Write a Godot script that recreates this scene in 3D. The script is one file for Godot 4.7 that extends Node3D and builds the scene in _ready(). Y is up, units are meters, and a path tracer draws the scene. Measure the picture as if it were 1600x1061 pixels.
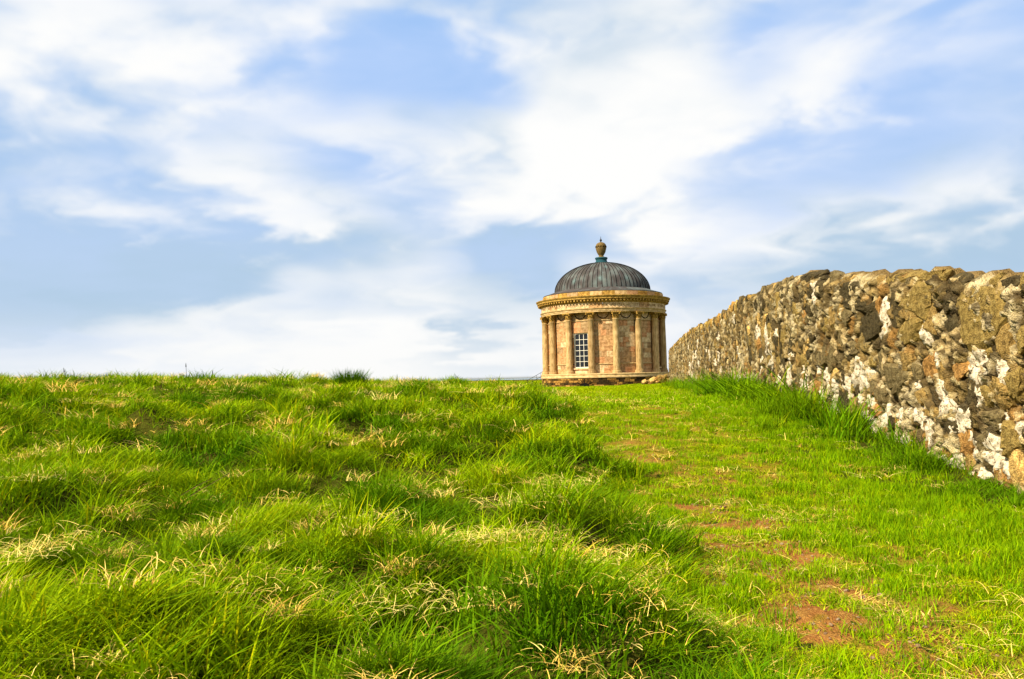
extends Node3D
# A domed sandstone rotunda on a grassy headland, with a rubble boundary wall beside a worn path.

const FORWARD_SIGHT := 69.5
var rng := RandomNumberGenerator.new()
var names := {}
var nz_a := FastNoiseLite.new()
var nz_b := FastNoiseLite.new()
var nz_c := FastNoiseLite.new()
var nz_cell := FastNoiseLite.new()
var nz_cellv := FastNoiseLite.new()
var nz_cell2 := FastNoiseLite.new()
var nz_cellv2 := FastNoiseLite.new()
var nz_tus := FastNoiseLite.new()

# ---------------------------------------------------------------- helpers
func lin(r: float, g: float, b: float) -> Color:
	return Color(r, g, b).linear_to_srgb()

func numbered(called: String) -> String:
	var n: int = names.get(called, 0)
	names[called] = n + 1
	return called if n == 0 else "%s_%03d" % [called, n]

func thing(called: String, label: String, category: String, at := Vector3.ZERO, group := "") -> Node3D:
	var o := Node3D.new()
	o.name = numbered(called)
	add_child(o)
	o.position = at
	tag(o, label, category, group)
	return o

func tag(o: Node3D, label: String, category: String, group := "") -> void:
	o.set_meta("label", label)
	o.set_meta("category", category)
	if group != "":
		o.set_meta("group", group)

func obj(called: String, m: Mesh, mat: Material, parent: Node3D = null) -> MeshInstance3D:
	var o := MeshInstance3D.new()
	o.mesh = m
	o.material_override = mat
	if parent == null:
		o.name = numbered(called)
		add_child(o)
	else:
		o.name = called
		parent.add_child(o, true)
	return o

func begin(flat := true) -> SurfaceTool:
	var st := SurfaceTool.new()
	st.begin(Mesh.PRIMITIVE_TRIANGLES)
	if flat:
		st.set_smooth_group(-1)
	return st

func finish(st: SurfaceTool) -> ArrayMesh:
	st.generate_normals()
	return st.commit()

# a, b, c, d clockwise as seen from outside
func quad(st: SurfaceTool, a: Vector3, b: Vector3, c: Vector3, d: Vector3) -> void:
	st.add_vertex(a); st.add_vertex(b); st.add_vertex(c)
	st.add_vertex(a); st.add_vertex(c); st.add_vertex(d)

func cyl(a: float, r: float, y: float) -> Vector3:
	return Vector3(r * sin(a), y, r * cos(a))

# profile of Vector2(radius, height), going upwards on the outside; normals worked out from the profile
func lathe(st: SurfaceTool, prof: Array, seg: int, a0 := 0.0, a1 := TAU, smooth := false) -> void:
	st.set_smooth_group(0)
	var ns: Array = []
	for i in prof.size() - 1:
		var d: Vector2 = prof[i + 1] - prof[i]
		ns.append(Vector2(d.y, -d.x).normalized())
	for i in prof.size() - 1:
		var n0: Vector2 = ns[i]
		var n1: Vector2 = ns[i]
		if smooth:
			if i > 0: n0 = (ns[i - 1] + ns[i]).normalized()
			if i < ns.size() - 1: n1 = (ns[i] + ns[i + 1]).normalized()
		var p: Vector2 = prof[i]
		var q: Vector2 = prof[i + 1]
		for k in seg:
			var t0: float = a0 + (a1 - a0) * k / seg
			var t1: float = a0 + (a1 - a0) * (k + 1) / seg
			for v in [[t0, p, n0], [t0, q, n1], [t1, q, n1], [t0, p, n0], [t1, q, n1], [t1, p, n0]]:
				st.set_normal(cyl(v[0], v[2].x, v[2].y).normalized())
				st.add_vertex(cyl(v[0], v[1].x, v[1].y))

func lathed(prof: Array, seg: int, smooth := false) -> ArrayMesh:
	var st := begin(false)
	lathe(st, prof, seg, 0.0, TAU, smooth)
	return st.commit()

# a block bent round the axis, its front edges chamfered
func arc_block(st: SurfaceTool, r0: float, r1: float, y0: float, y1: float, a0: float, a1: float, seg: int, e: float) -> void:
	var ea: float = e / r1
	for k in seg:
		var t0: float = a0 + (a1 - a0) * k / seg
		var t1: float = a0 + (a1 - a0) * (k + 1) / seg
		var f0: float = t0 + (ea if k == 0 else 0.0)
		var f1: float = t1 - (ea if k == seg - 1 else 0.0)
		var rm: float = r1 - e
		quad(st, cyl(f0, r1, y0 + e), cyl(f0, r1, y1 - e), cyl(f1, r1, y1 - e), cyl(f1, r1, y0 + e))
		quad(st, cyl(f0, r1, y1 - e), cyl(t0, rm, y1), cyl(t1, rm, y1), cyl(f1, r1, y1 - e))
		quad(st, cyl(t0, rm, y0), cyl(f0, r1, y0 + e), cyl(f1, r1, y0 + e), cyl(t1, rm, y0))
		quad(st, cyl(t0, rm, y1), cyl(t0, r0, y1), cyl(t1, r0, y1), cyl(t1, rm, y1))
		quad(st, cyl(t0, r0, y0), cyl(t0, rm, y0), cyl(t1, rm, y0), cyl(t1, r0, y0))
		if k == 0:
			quad(st, cyl(t0, rm, y0), cyl(t0, rm, y1), cyl(f0, r1, y1 - e), cyl(f0, r1, y0 + e))
			quad(st, cyl(t0, r0, y0), cyl(t0, r0, y1), cyl(t0, rm, y1), cyl(t0, rm, y0))
		if k == seg - 1:
			quad(st, cyl(f1, r1, y0 + e), cyl(f1, r1, y1 - e), cyl(t1, rm, y1), cyl(t1, rm, y0))
			quad(st, cyl(t1, rm, y0), cyl(t1, rm, y1), cyl(t1, r0, y1), cyl(t1, r0, y0))

func arc_mesh(r0: float, r1: float, y0: float, y1: float, a0: float, a1: float, seg := 2, e := 0.012) -> ArrayMesh:
	var st := begin()
	arc_block(st, r0, r1, y0, y1, a0, a1, seg, e)
	return finish(st)

func box(st: SurfaceTool, t: Transform3D, lo: Vector3, hi: Vector3) -> void:
	var p: Array = []
	for i in 8:
		p.append(t * Vector3(hi.x if i & 1 else lo.x, hi.y if i & 2 else lo.y, hi.z if i & 4 else lo.z))
	quad(st, p[4], p[6], p[7], p[5])
	quad(st, p[1], p[3], p[2], p[0])
	quad(st, p[5], p[7], p[3], p[1])
	quad(st, p[0], p[2], p[6], p[4])
	quad(st, p[6], p[2], p[3], p[7])
	quad(st, p[0], p[4], p[5], p[1])

func tube(st: SurfaceTool, pts: Array, r: float, sides := 8, r_end := -1.0) -> void:
	st.set_smooth_group(0)
	var rings: Array = []
	for i in pts.size():
		var a: Vector3 = pts[maxi(i - 1, 0)]
		var b: Vector3 = pts[mini(i + 1, pts.size() - 1)]
		var d := (b - a).normalized()
		var u := d.cross(Vector3.UP if absf(d.y) < 0.9 else Vector3.RIGHT).normalized()
		var v := d.cross(u)
		var rr: float = r if r_end < 0.0 else lerpf(r, r_end, float(i) / (pts.size() - 1))
		var ring: Array = []
		for k in sides:
			var t := TAU * k / sides
			ring.append([pts[i] + (u * cos(t) + v * sin(t)) * rr, u * cos(t) + v * sin(t)])
		rings.append(ring)
	for i in rings.size() - 1:
		for k in sides:
			var k1 := (k + 1) % sides
			for w in [rings[i][k], rings[i + 1][k1], rings[i + 1][k], rings[i][k], rings[i][k1], rings[i + 1][k1]]:
				st.set_normal(w[1])
				st.add_vertex(w[0])

func noise(seed_: int, freq: float, octaves := 4, kind := FastNoiseLite.TYPE_SIMPLEX_SMOOTH) -> FastNoiseLite:
	var n := FastNoiseLite.new()
	n.noise_type = kind
	n.seed = seed_
	n.frequency = freq
	n.fractal_type = FastNoiseLite.FRACTAL_FBM if octaves > 1 else FastNoiseLite.FRACTAL_NONE
	n.fractal_octaves = octaves
	return n

func grey(n: FastNoiseLite, size: int) -> PackedByteArray:
	var im := n.get_seamless_image(size, size)
	im.convert(Image.FORMAT_L8)
	return im.get_data()

func tex_rgb(data: PackedByteArray, size: int) -> ImageTexture:
	return ImageTexture.create_from_image(Image.create_from_data(size, size, false, Image.FORMAT_RGB8, data))

func tex_l(data: PackedByteArray, size: int) -> ImageTexture:
	return ImageTexture.create_from_image(Image.create_from_data(size, size, false, Image.FORMAT_L8, data))

func ramp(v: float, stops: Array) -> Color:
	var i := 0
	while i < stops.size() - 2 and v > stops[i + 1][0]:
		i += 1
	var a: Array = stops[i]
	var b: Array = stops[i + 1]
	var ca: Color = a[1]
	return ca.lerp(b[1], clampf((v - a[0]) / (b[0] - a[0]), 0.0, 1.0))

func mat(albedo: Color, rough := 0.9, spec := 0.3) -> StandardMaterial3D:
	var m := StandardMaterial3D.new()
	m.albedo_color = albedo
	m.roughness = rough
	m.metallic_specular = spec
	return m

func skin(m: StandardMaterial3D, albedo: Texture2D, height: Texture2D, scale: float, depth: float, in_world := true) -> StandardMaterial3D:
	m.albedo_texture = albedo
	if height:
		m.heightmap_enabled = true
		m.heightmap_texture = height
		m.heightmap_scale = depth
	m.uv1_triplanar = true
	m.uv1_world_triplanar = in_world
	m.uv1_scale = Vector3.ONE * scale
	return m

func sstep(a: float, b: float, x: float) -> float:
	var t := clampf((x - a) / (b - a), 0.0, 1.0)
	return t * t * (3.0 - 2.0 * t)

func table(knots: Array, x: float) -> float:
	if x <= knots[0].x:
		return knots[0].y
	for i in knots.size() - 1:
		if x <= knots[i + 1].x:
			var t: float = (x - knots[i].x) / (knots[i + 1].x - knots[i].x)
			var m0: float = 0.0 if i == 0 else (knots[i + 1].y - knots[i - 1].y) / (knots[i + 1].x - knots[i - 1].x)
			var m1: float = 0.0 if i + 2 >= knots.size() else (knots[i + 2].y - knots[i].y) / (knots[i + 2].x - knots[i].x)
			var w: float = knots[i + 1].x - knots[i].x
			return knots[i].y * (2*t*t*t - 3*t*t + 1) + m0 * w * (t*t*t - 2*t*t + t) + knots[i + 1].y * (3*t*t - 2*t*t*t) + m1 * w * (t*t*t - t*t)
	return knots[-1].y

# ---------------------------------------------------------------- the lie of the land (d = metres ahead of where the photographer stands)
var ground_knots := [Vector2(-60, -1.2), Vector2(0, -0.16), Vector2(4, -0.07), Vector2(6, 0.0), Vector2(7.5, 0.06), Vector2(9.2, 0.28), Vector2(12, 0.6), Vector2(13.6, 0.68), Vector2(17, 0.72),
	Vector2(22, 0.72), Vector2(34, 0.62), Vector2(45, 0.51), Vector2(62, 0.36), Vector2(80, 0.36), Vector2(94, 0.76), Vector2(104, 0.92), Vector2(111, 0.70), Vector2(116, -1.2), Vector2(122, -6.0), Vector2(128, -24.0), Vector2(140, -34.0)]
var ground_lut := PackedFloat32Array()

func ground_line(d: float) -> float:
	var f: float = clampf((d + 60.0) * 4.0, 0.0, ground_lut.size() - 2.0)
	var i := int(f)
	return lerpf(ground_lut[i], ground_lut[i + 1], f - i)

func bank_x(d: float) -> float:                      # where the long grass ends and the trodden strip begins
	return 1.0 + 0.18 * nz_a.get_noise_2d(3.0, d * 1.4) + 0.10 * nz_b.get_noise_2d(9.0, d * 2.0)

func step_of(x: float, d: float) -> float:           # position across the terracettes, 0 at the foot of a step
	return (0.62 * x + 0.78 * d) / 2.15 + 0.55 * nz_a.get_noise_2d(x * 0.55 + 40.0, d * 0.55)

func lump(x: float, d: float) -> float:              # 1 on the crown of a tussock, 0 in the gap between two
	return sstep(0.78, 0.12, nz_tus.get_noise_2d(x, d * 0.9) + 1.0)

func ground_h(x: float, d: float) -> float:
	var h := ground_line(d)
	if d > 110.0:
		return h
	var left := 1.0 - x
	if left > 0.0:
		h += 0.66 * (1.0 - exp(-pow(left / 12.0, 1.3))) * sstep(120.0, 70.0, d)
	elif x > 4.0:
		h += 0.05 * maxf(0.0, minf(x - 7.5, 12.0)) * sstep(8.0, 20.0, d)
	var near := sstep(70.0, 20.0, d)
	if near > 0.0:
		var rough := sstep(0.40, -0.75, x - bank_x(d))
		if rough > 0.0:
			var f := step_of(x, d)
			f -= floor(f)
			var brk := clampf(0.62 + 0.8 * nz_a.get_noise_2d(x * 0.7 - 70.0, d * 0.7), 0.0, 1.0)
			h += rough * near * (-0.02 + 0.34 * brk * sstep(0.0, 0.32, f) * (1.0 - f) + 0.11 * nz_b.get_noise_2d(x * 1.2, d * 1.2) + 0.04 * nz_c.get_noise_2d(x, d) + 0.15 * lump(x, d))
		h += (1.0 - rough) * near * (0.035 * nz_b.get_noise_2d(x * 1.6, d * 1.6) + 0.02 * nz_c.get_noise_2d(x, d))
	return h

func soil_at(x: float, d: float) -> float:           # bare earth where feet have worn the turf through
	if x < 0.6 or x > 3.5 or d > 16.0:
		return 0.0
	var s := -0.1 + 0.95 * sstep(0.75, 0.0, absf(x - (1.72 + 0.25 * sin(d * 1.7 + 0.6)))) * sstep(15.0, 5.0, d) - 0.25
	for p in [Vector4(1.55, 4.35, 0.42, 0.5), Vector4(1.95, 5.6, 0.24, 0.42), Vector4(1.85, 6.55, 0.42, 0.3), Vector4(1.5, 7.3, 0.3, 0.25), Vector4(1.45, 9.2, 0.25, 0.3), Vector4(1.2, 5.1, 0.15, 0.3), Vector4(2.15, 5.0, 0.15, 0.18)]:
		s = maxf(s, 1.2 - Vector2((x - p.x) / p.z, (d - p.y) / p.w).length())
	s += -0.12 + 0.75 * nz_c.get_noise_2d(x * 1.9 + 5.0, d * 1.9) + 0.55 * nz_c.get_noise_2d(x * 5.0, d * 5.0 + 31.0)
	return clampf(s * 1.6, 0.0, 1.0)

# ---------------------------------------------------------------- the boundary wall's line
var wall_line := [Vector2(4.7, 2.0), Vector2(4.7, 13.2), Vector2(5.8, 21.0), Vector2(7.5, 33.5), Vector2(11.3, 58.0)]
var wall_top := [Vector2(0, 1.95), Vector2(4, 2.02), Vector2(5.4, 2.06), Vector2(7, 2.24), Vector2(9.7, 2.58), Vector2(11.3, 2.79), Vector2(14, 2.88), Vector2(16.5, 2.94), Vector2(19, 2.92), Vector2(23, 2.86), Vector2(31, 2.98), Vector2(44, 2.98), Vector2(57.3, 2.86)]
var wall_length := 0.0

func wall_raw(s: float) -> Vector2:
	for i in wall_line.size() - 1:
		var l: float = wall_line[i].distance_to(wall_line[i + 1])
		if s <= l or i == wall_line.size() - 2:
			return wall_line[i].lerp(wall_line[i + 1], s / l)
		s -= l
	return wall_line[-1]

func wall_at(s: float) -> Array:                     # point in plan, direction along, direction out of the face (plan is x, d)
	var a := wall_raw(s - 0.7)
	var b := wall_raw(s + 0.7)
	var t := (b - a).normalized()
	return [(a + b) * 0.5, t, Vector2(-t.y, t.x)]

func wall_x(d: float) -> float:
	for i in wall_line.size() - 1:
		if d <= wall_line[i + 1].y:
			return lerpf(wall_line[i].x, wall_line[i + 1].x, (d - wall_line[i].y) / (wall_line[i + 1].y - wall_line[i].y))
	return 40.0

func rubble(s: float, y: float) -> float:            # how far the small stones of the core stand out
	var q := nz_cell.get_noise_2d(s * 1.15, y * 0.85) + 1.0
	var q2 := nz_cell2.get_noise_2d(s, y) + 1.0
	return 0.065 * minf(1.0, q * 3.4) + 0.020 * minf(1.0, q2 * 2.6) + 0.07 * nz_a.get_noise_2d(s * 2.2, y * 1.6 + 30.0) + 0.030 * nz_b.get_noise_2d(s * 8.0, y * 8.0) - 0.10 * absf(nz_c.get_noise_2d(s * 1.3, y * 1.3)) + 0.03 * nz_c.get_noise_2d(s * 5.0, y * 5.0 + 9.0)

func wall_point(s: float, y: float, out: float) -> Vector3:
	var w := wall_at(s)
	var p: Vector2 = w[0] + w[2] * out
	return Vector3(p.x, y, -p.y)

func _ready() -> void:
	rng.seed = 7
	# ------------------------------------------------------------ camera, sky, sun, exposure
	var cam := Camera3D.new()
	cam.name = "camera"
	cam.fov = 45.68
	cam.near = 0.05
	cam.far = 40000.0
	add_child(cam)
	cam.position = Vector3(0, 1.25, 0)
	cam.rotation = Vector3(deg_to_rad(2.70), 0, deg_to_rad(-1.3))
	cam.current = true

	var env := Environment.new()
	env.background_mode = Environment.BG_SKY
	env.sky = Sky.new()
	env.sky.sky_material = make_sky()
	env.background_energy_multiplier = 0.50
	env.tonemap_mode = Environment.TONE_MAPPER_LINEAR
	env.tonemap_exposure = 2.15
	env.sdfgi_enabled = true
	env.ssao_enabled = true
	env.ssil_enabled = true
	var we := WorldEnvironment.new()
	we.name = "world_environment"
	we.environment = env
	add_child(we)

	var sun := DirectionalLight3D.new()
	sun.name = "sun"
	sun.light_energy = 1.35
	sun.light_color = Color(1.0, 0.965, 0.89)
	sun.light_angular_distance = 1.5
	sun.shadow_enabled = true
	add_child(sun)
	sun.look_at_from_position(Vector3(-0.58, 0.62, 0.40), Vector3.ZERO, Vector3.UP)

	# ------------------------------------------------------------ noises and textures
	nz_a = noise(11, 0.55, 3)
	nz_b = noise(23, 0.9, 3)
	nz_c = noise(37, 2.6, 3)
	for n in [nz_cell, nz_cellv, nz_cell2]:
		n.noise_type = FastNoiseLite.TYPE_CELLULAR
		n.seed = 5
		n.frequency = 4.2
		n.fractal_type = FastNoiseLite.FRACTAL_NONE
		n.cellular_distance_function = FastNoiseLite.DISTANCE_EUCLIDEAN
		n.cellular_jitter = 1.0
		n.cellular_return_type = FastNoiseLite.RETURN_DISTANCE2_SUB
	for n in [nz_cell, nz_cellv]:
		n.domain_warp_enabled = true
		n.domain_warp_amplitude = 0.16
		n.domain_warp_frequency = 3.0
		n.domain_warp_fractal_octaves = 3
	nz_cellv.cellular_return_type = FastNoiseLite.RETURN_CELL_VALUE
	nz_cell2.frequency = 14.0
	nz_cell2.seed = 9
	nz_tus.noise_type = FastNoiseLite.TYPE_CELLULAR
	nz_tus.seed = 31
	nz_tus.frequency = 1.55
	nz_tus.fractal_type = FastNoiseLite.FRACTAL_NONE
	nz_tus.cellular_distance_function = FastNoiseLite.DISTANCE_EUCLIDEAN
	nz_tus.cellular_return_type = FastNoiseLite.RETURN_DISTANCE
	nz_tus.domain_warp_enabled = true
	nz_tus.domain_warp_amplitude = 0.35
	nz_tus.domain_warp_frequency = 1.3
	nz_cellv2.noise_type = FastNoiseLite.TYPE_CELLULAR
	nz_cellv2.seed = 9
	nz_cellv2.frequency = 14.0
	nz_cellv2.fractal_type = FastNoiseLite.FRACTAL_NONE
	nz_cellv2.cellular_distance_function = FastNoiseLite.DISTANCE_EUCLIDEAN
	nz_cellv2.cellular_return_type = FastNoiseLite.RETURN_CELL_VALUE
	for i in 4 * 200 + 2:
		ground_lut.append(table(ground_knots, i / 4.0 - 60.0))
	for i in wall_line.size() - 1:
		wall_length += wall_line[i].distance_to(wall_line[i + 1])
	make_textures()

	build_land()
	build_wall()
	build_temple()
	build_handrail()
	build_low_wall()
	build_grass()
	build_pebbles()
	build_single_plants()

# ---------------------------------------------------------------- sky
func blob(az: float, el: float, f: Array) -> float:
	var dx: float = wrapf(az - f[0], -180.0, 180.0)
	var dy: float = el - f[1]
	if absf(dx) > 34.0 or absf(dy) > 20.0:
		return 0.0
	var c := cos(deg_to_rad(f[4]))
	var s := sin(deg_to_rad(f[4]))
	var u: float = (dx * c + dy * s) / f[2]
	var v: float = (-dx * s + dy * c) / f[3]
	return exp(-(u * u + v * v) * 0.9)

func make_sky() -> PanoramaSkyMaterial:
	var w := 2816
	var h := 1408
	var shapes := [[-8.7,21.7,5.9,2.7,10,-0.90],[-3.3,20.4,5.5,1.8,-25,-0.60],[-21.6,16.5,8.6,2.0,15,-0.45],[-30.2,18.4,5.5,2.7,15,-0.25],[-28.1,11.0,10.0,3.2,10,-0.35],[-18.4,8.6,9.1,2.7,5,-0.22],[23.7,15.1,10.5,2.7,28,-0.95],[15.1,14.4,2.7,1.1,0,-0.50],[18.7,20.5,4.1,2.7,40,-0.50],[29.2,19.9,5.5,2.3,20,-0.40],[1.1,8.6,5.5,2.3,20,-0.50],[-8.0,13.6,5.5,1.8,-20,-0.40],[13.1,20.0,2.7,1.8,0,-0.20],[31.6,12.4,5.5,2.3,30,-0.50],
		[3.1,17.7,7.3,3.2,10,0.90],[11.2,16.4,7.7,4.1,10,0.90],[7.5,12.8,8.2,2.7,-10,0.70],[21.9,17.8,5.5,2.3,10,0.30],[-23.2,14.2,9.1,2.7,15,0.35],[-27.3,21.4,10.5,3.4,10,0.60],[-6.8,2.4,11.4,2.3,0,0.70],[-4.5,5.5,6.4,1.8,-10,0.50],[7.4,24.0,9.1,2.3,0,0.50],[25.7,7.2,13.6,3.6,5,0.60],[-13.3,11.7,6.8,1.8,-25,0.35],[26.2,18.3,5.5,1.8,10,0.50],[27.7,11.4,6.8,1.8,15,0.35],[-20.5,5.1,5.5,1.4,10,0.40]]
	var darks := [[0.6,8.2,4.2,1.8,20],[-0.5,9.4,3.0,1.4,-10],[-23.6,6.8,8.2,2.3,8],[-4.1,1.4,2.7,0.8,0],[-29.1,7.8,6.8,2.3,10],[-16.8,8.6,7.3,1.8,10],[-30.5,4.2,5.5,1.4,5],[25.7,7.2,10.0,3.0,5]]
	var r2 := RandomNumberGenerator.new()
	r2.seed = 91
	# the same broken cloud goes on all round the sky
	for i in 120:
		var az := r2.randf_range(40.0, 320.0)
		var el := r2.randf_range(2.0, 30.0)
		shapes.append([az, el, r2.randf_range(4.0, 10.0), r2.randf_range(1.6, 3.4), r2.randf_range(-25.0, 30.0), (-0.6 if i % 2 else 0.62) * r2.randf_range(0.6, 1.3)])
		if i % 3 == 0:
			darks.append([az + 8.0, el * 0.5, 6.0, 2.0, 8])
	var buckets: Array = []
	for b in 36:
		var lst: Array = [[], []]
		for f in shapes:
			if absf(wrapf(b * 10.0 + 5.0 - f[0], -180.0, 180.0)) < 5.0 + f[2] * 2.4: lst[0].append(f)
		for f in darks:
			if absf(wrapf(b * 10.0 + 5.0 - f[0], -180.0, 180.0)) < 5.0 + f[2] * 2.4: lst[1].append(f)
		buckets.append(lst)
	var big := noise(3, 1.1, 6)
	var fine := noise(8, 3.8, 7)
	var wisp := noise(17, 1.6, 4)
	var data := PackedFloat32Array()
	data.resize(w * h * 3)
	var blue_hi := Color(0.29, 0.50, 0.90)
	var blue_lo := Color(0.55, 0.67, 0.88)
	var shade := Color(0.42, 0.57, 0.73)
	var bright := Color(0.93, 0.93, 0.92)
	var low_grey := Color(0.90, 0.90, 0.89)
	for j in h:
		var el := 90.0 - (j + 0.5) / h * 180.0
		if el < -0.6:
			var g := Color(0.30, 0.32, 0.26)
			for i in w:
				var k := (j * w + i) * 3
				data[k] = g.r; data[k + 1] = g.g; data[k + 2] = g.b
			continue
		var e := maxf(el, 0.0)
		var y := sin(deg_to_rad(e))
		var cy := cos(deg_to_rad(e))
		var coarse := 1 if el < 40.0 else (2 if el < 65.0 else 8)
		for i in range(0, w, coarse):
			var az := (i + 0.5 * coarse) / w * 360.0
			var ar := deg_to_rad(az)
			var p := Vector3(sin(ar) * cy, y, -cos(ar) * cy)
			var q := Vector2(p.x, p.z) / (y + 0.16)
			var n := big.get_noise_2d(q.x * 1.1, q.y * 1.5)
			var n2 := fine.get_noise_3d(p.x * 1.6 + n * 0.15, p.y * 3.4, p.z * 1.6)
			var n3 := wisp.get_noise_3d(p.x * 1.3, p.y * 2.4 + p.x * 0.5, p.z * 1.3)
			var c := 0.54 + 0.36 * n + 0.42 * n2
			var s := 0.58 + 0.70 * n3 + 0.70 * n2
			if el < 48.0:
				var lst: Array = buckets[int(az / 10.0) % 36]
				var az2 := az + n3 * 7.0
				var el2 := e + n2 * 3.2
				for f in lst[0]:
					var b := blob(az2, el2, f)
					if b > 0.003:
						c += 0.85 * f[5] * b
						if f[5] > 0.0: s += 0.5 * f[5] * b
				for f in lst[1]:
					var b := blob(az2, el2, f)
					s -= 0.95 * b
					c += 0.1 * b
			c = 0.24 + 0.76 * sstep(-0.15, 1.1, c)
			s = sstep(-0.25, 1.15, s)
			var blue := blue_lo.lerp(blue_hi, sstep(2.0, 22.0, e))
			var cl := shade.lerp(bright, s)
			cl = cl.lerp(low_grey, 0.75 * sstep(6.0, 0.0, e))
			var col := blue.lerp(cl, maxf(c, 0.85 * sstep(7.0, 0.5, e)))
			for m in coarse:
				var k := (j * w + i + m) * 3
				data[k] = col.r; data[k + 1] = col.g; data[k + 2] = col.b
	var im := Image.create_from_data(w, h, false, Image.FORMAT_RGBF, data.to_byte_array())
	var sm := PanoramaSkyMaterial.new()
	sm.panorama = ImageTexture.create_from_image(im)
	return sm

# ---------------------------------------------------------------- textures
var t_rubble: ImageTexture
var t_rubble_h: ImageTexture
var t_stone: ImageTexture
var t_stone_h: ImageTexture
var t_sand: ImageTexture
var t_sand_h: ImageTexture
var t_soil: ImageTexture
var t_soil_h: ImageTexture
var t_white: ImageTexture

func make_textures() -> void:
	var z := 512
	var a := grey(noise(1, 0.012, 5), z)
	var b := grey(noise(2, 0.05, 4), z)
	var c := grey(noise(3, 0.16, 2), z)
	var cn := noise(4, 0.11, 1, FastNoiseLite.TYPE_CELLULAR)
	cn.cellular_return_type = FastNoiseLite.RETURN_DISTANCE
	var d := grey(cn, z)
	var rub := PackedByteArray()
	var stn := PackedByteArray()
	var snd := PackedByteArray()
	var soil := PackedByteArray()
	var wht := PackedByteArray()
	for m in [rub, stn, snd, soil, wht]:
		m.resize(z * z * 3)
	var rh := PackedByteArray(); rh.resize(z * z)
	var sh := PackedByteArray(); sh.resize(z * z)
	var dh := PackedByteArray(); dh.resize(z * z)
	var lime := [[0.0, Color(0.18, 0.15, 0.10)], [0.36, Color(0.50, 0.43, 0.30)], [0.50, Color(0.90, 0.83, 0.64)], [0.74, Color(0.98, 0.94, 0.84)], [1.0, Color(1, 1, 1)]]
	var lichen := [[0.0, Color(0.22, 0.19, 0.15)], [0.38, Color(0.56, 0.50, 0.38)], [0.54, Color(0.92, 0.82, 0.56)], [0.68, Color(1.0, 0.94, 0.74)], [1.0, Color(1, 1, 0.95)]]
	var sands := [[0.0, Color(0.46, 0.43, 0.38)], [0.36, Color(0.76, 0.72, 0.65)], [0.6, Color(0.95, 0.93, 0.90)], [1.0, Color(1, 1, 1)]]
	var earth := [[0.0, Color(0.50, 0.40, 0.30)], [0.4, Color(0.74, 0.62, 0.48)], [0.62, Color(0.9, 0.8, 0.62)], [0.8, Color(1, 0.95, 0.8)], [1.0, Color(1, 1, 0.92)]]
	for i in z * z:
		var fa := a[i] / 255.0
		var fb := b[i] / 255.0
		var fc := c[i] / 255.0
		var fd := d[i] / 255.0
		var k := i * 3
		var v := ramp(fa * 0.35 + fb * 0.35 + (1.0 - fd) * 0.3 + (fc - 0.5) * 0.45, lime)
		rub[k] = v.r8; rub[k + 1] = v.g8; rub[k + 2] = v.b8
		rh[i] = int(clampf((1.0 - fd) * 0.5 + fb * 0.35 + fc * 0.3 - 0.08, 0.0, 1.0) * 255.0)
		v = ramp(fb * 0.55 + fa * 0.4 + (fc - 0.5) * 0.6, lichen)
		stn[k] = v.r8; stn[k + 1] = v.g8; stn[k + 2] = v.b8
		sh[i] = int(clampf(fb * 0.6 + fa * 0.3 + fc * 0.25 - 0.05, 0.0, 1.0) * 255.0)
		v = ramp(fa * 0.65 + fb * 0.3 + fc * 0.12 - 0.02, sands)
		snd[k] = v.r8; snd[k + 1] = v.g8; snd[k + 2] = v.b8
		dh[i] = int(clampf(fb * 0.5 + fc * 0.5, 0.0, 1.0) * 255.0)
		v = ramp(fa * 0.3 + fb * 0.4 + fc * 0.3, earth)
		soil[k] = v.r8; soil[k + 1] = v.g8; soil[k + 2] = v.b8
		var q := 1.0 - 0.55 * sstep(0.50, 0.72, fb * 0.55 + fa * 0.45) - 0.14 * fc
		wht[k] = int(q * 255.0); wht[k + 1] = int((q - 0.02 - (1.0 - q) * 0.15) * 255.0); wht[k + 2] = int((q - 0.06 - (1.0 - q) * 0.45) * 255.0)
	t_rubble = tex_rgb(rub, z); t_rubble_h = tex_l(rh, z)
	t_stone = tex_rgb(stn, z); t_stone_h = tex_l(sh, z)
	t_sand = tex_rgb(snd, z); t_sand_h = tex_l(dh, z)
	t_soil = tex_rgb(soil, z); t_soil_h = t_rubble_h
	t_white = tex_rgb(wht, z)

# ---------------------------------------------------------------- land, path, sea
func spaced(lo: float, hi: float, near_lo: float, near_hi: float, fine: float, grow: float) -> PackedFloat32Array:
	var out: Array = []
	var x := near_lo
	while x < near_hi:
		out.append(x)
		x += fine
	var s := fine
	while x < hi:
		out.append(x)
		s *= grow
		x += s
	out.append(hi)
	x = near_lo
	s = fine
	while x > lo:
		s *= grow
		x -= s
		out.push_front(maxf(x, lo))
	return PackedFloat32Array(out)

func sheet(xs: PackedFloat32Array, ds: PackedFloat32Array, height: Callable, tint: Callable) -> ArrayMesh:
	var st := begin(false)
	for j in ds.size():
		for i in xs.size():
			st.set_color(tint.call(xs[i], ds[j]))
			st.add_vertex(Vector3(xs[i], height.call(xs[i], ds[j]), -ds[j]))
	var w := xs.size()
	for j in ds.size() - 1:
		for i in w - 1:
			var a := j * w + i
			for k in [a, a + w, a + w + 1, a, a + w + 1, a + 1]:
				st.add_index(k)
	return finish(st)

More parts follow.
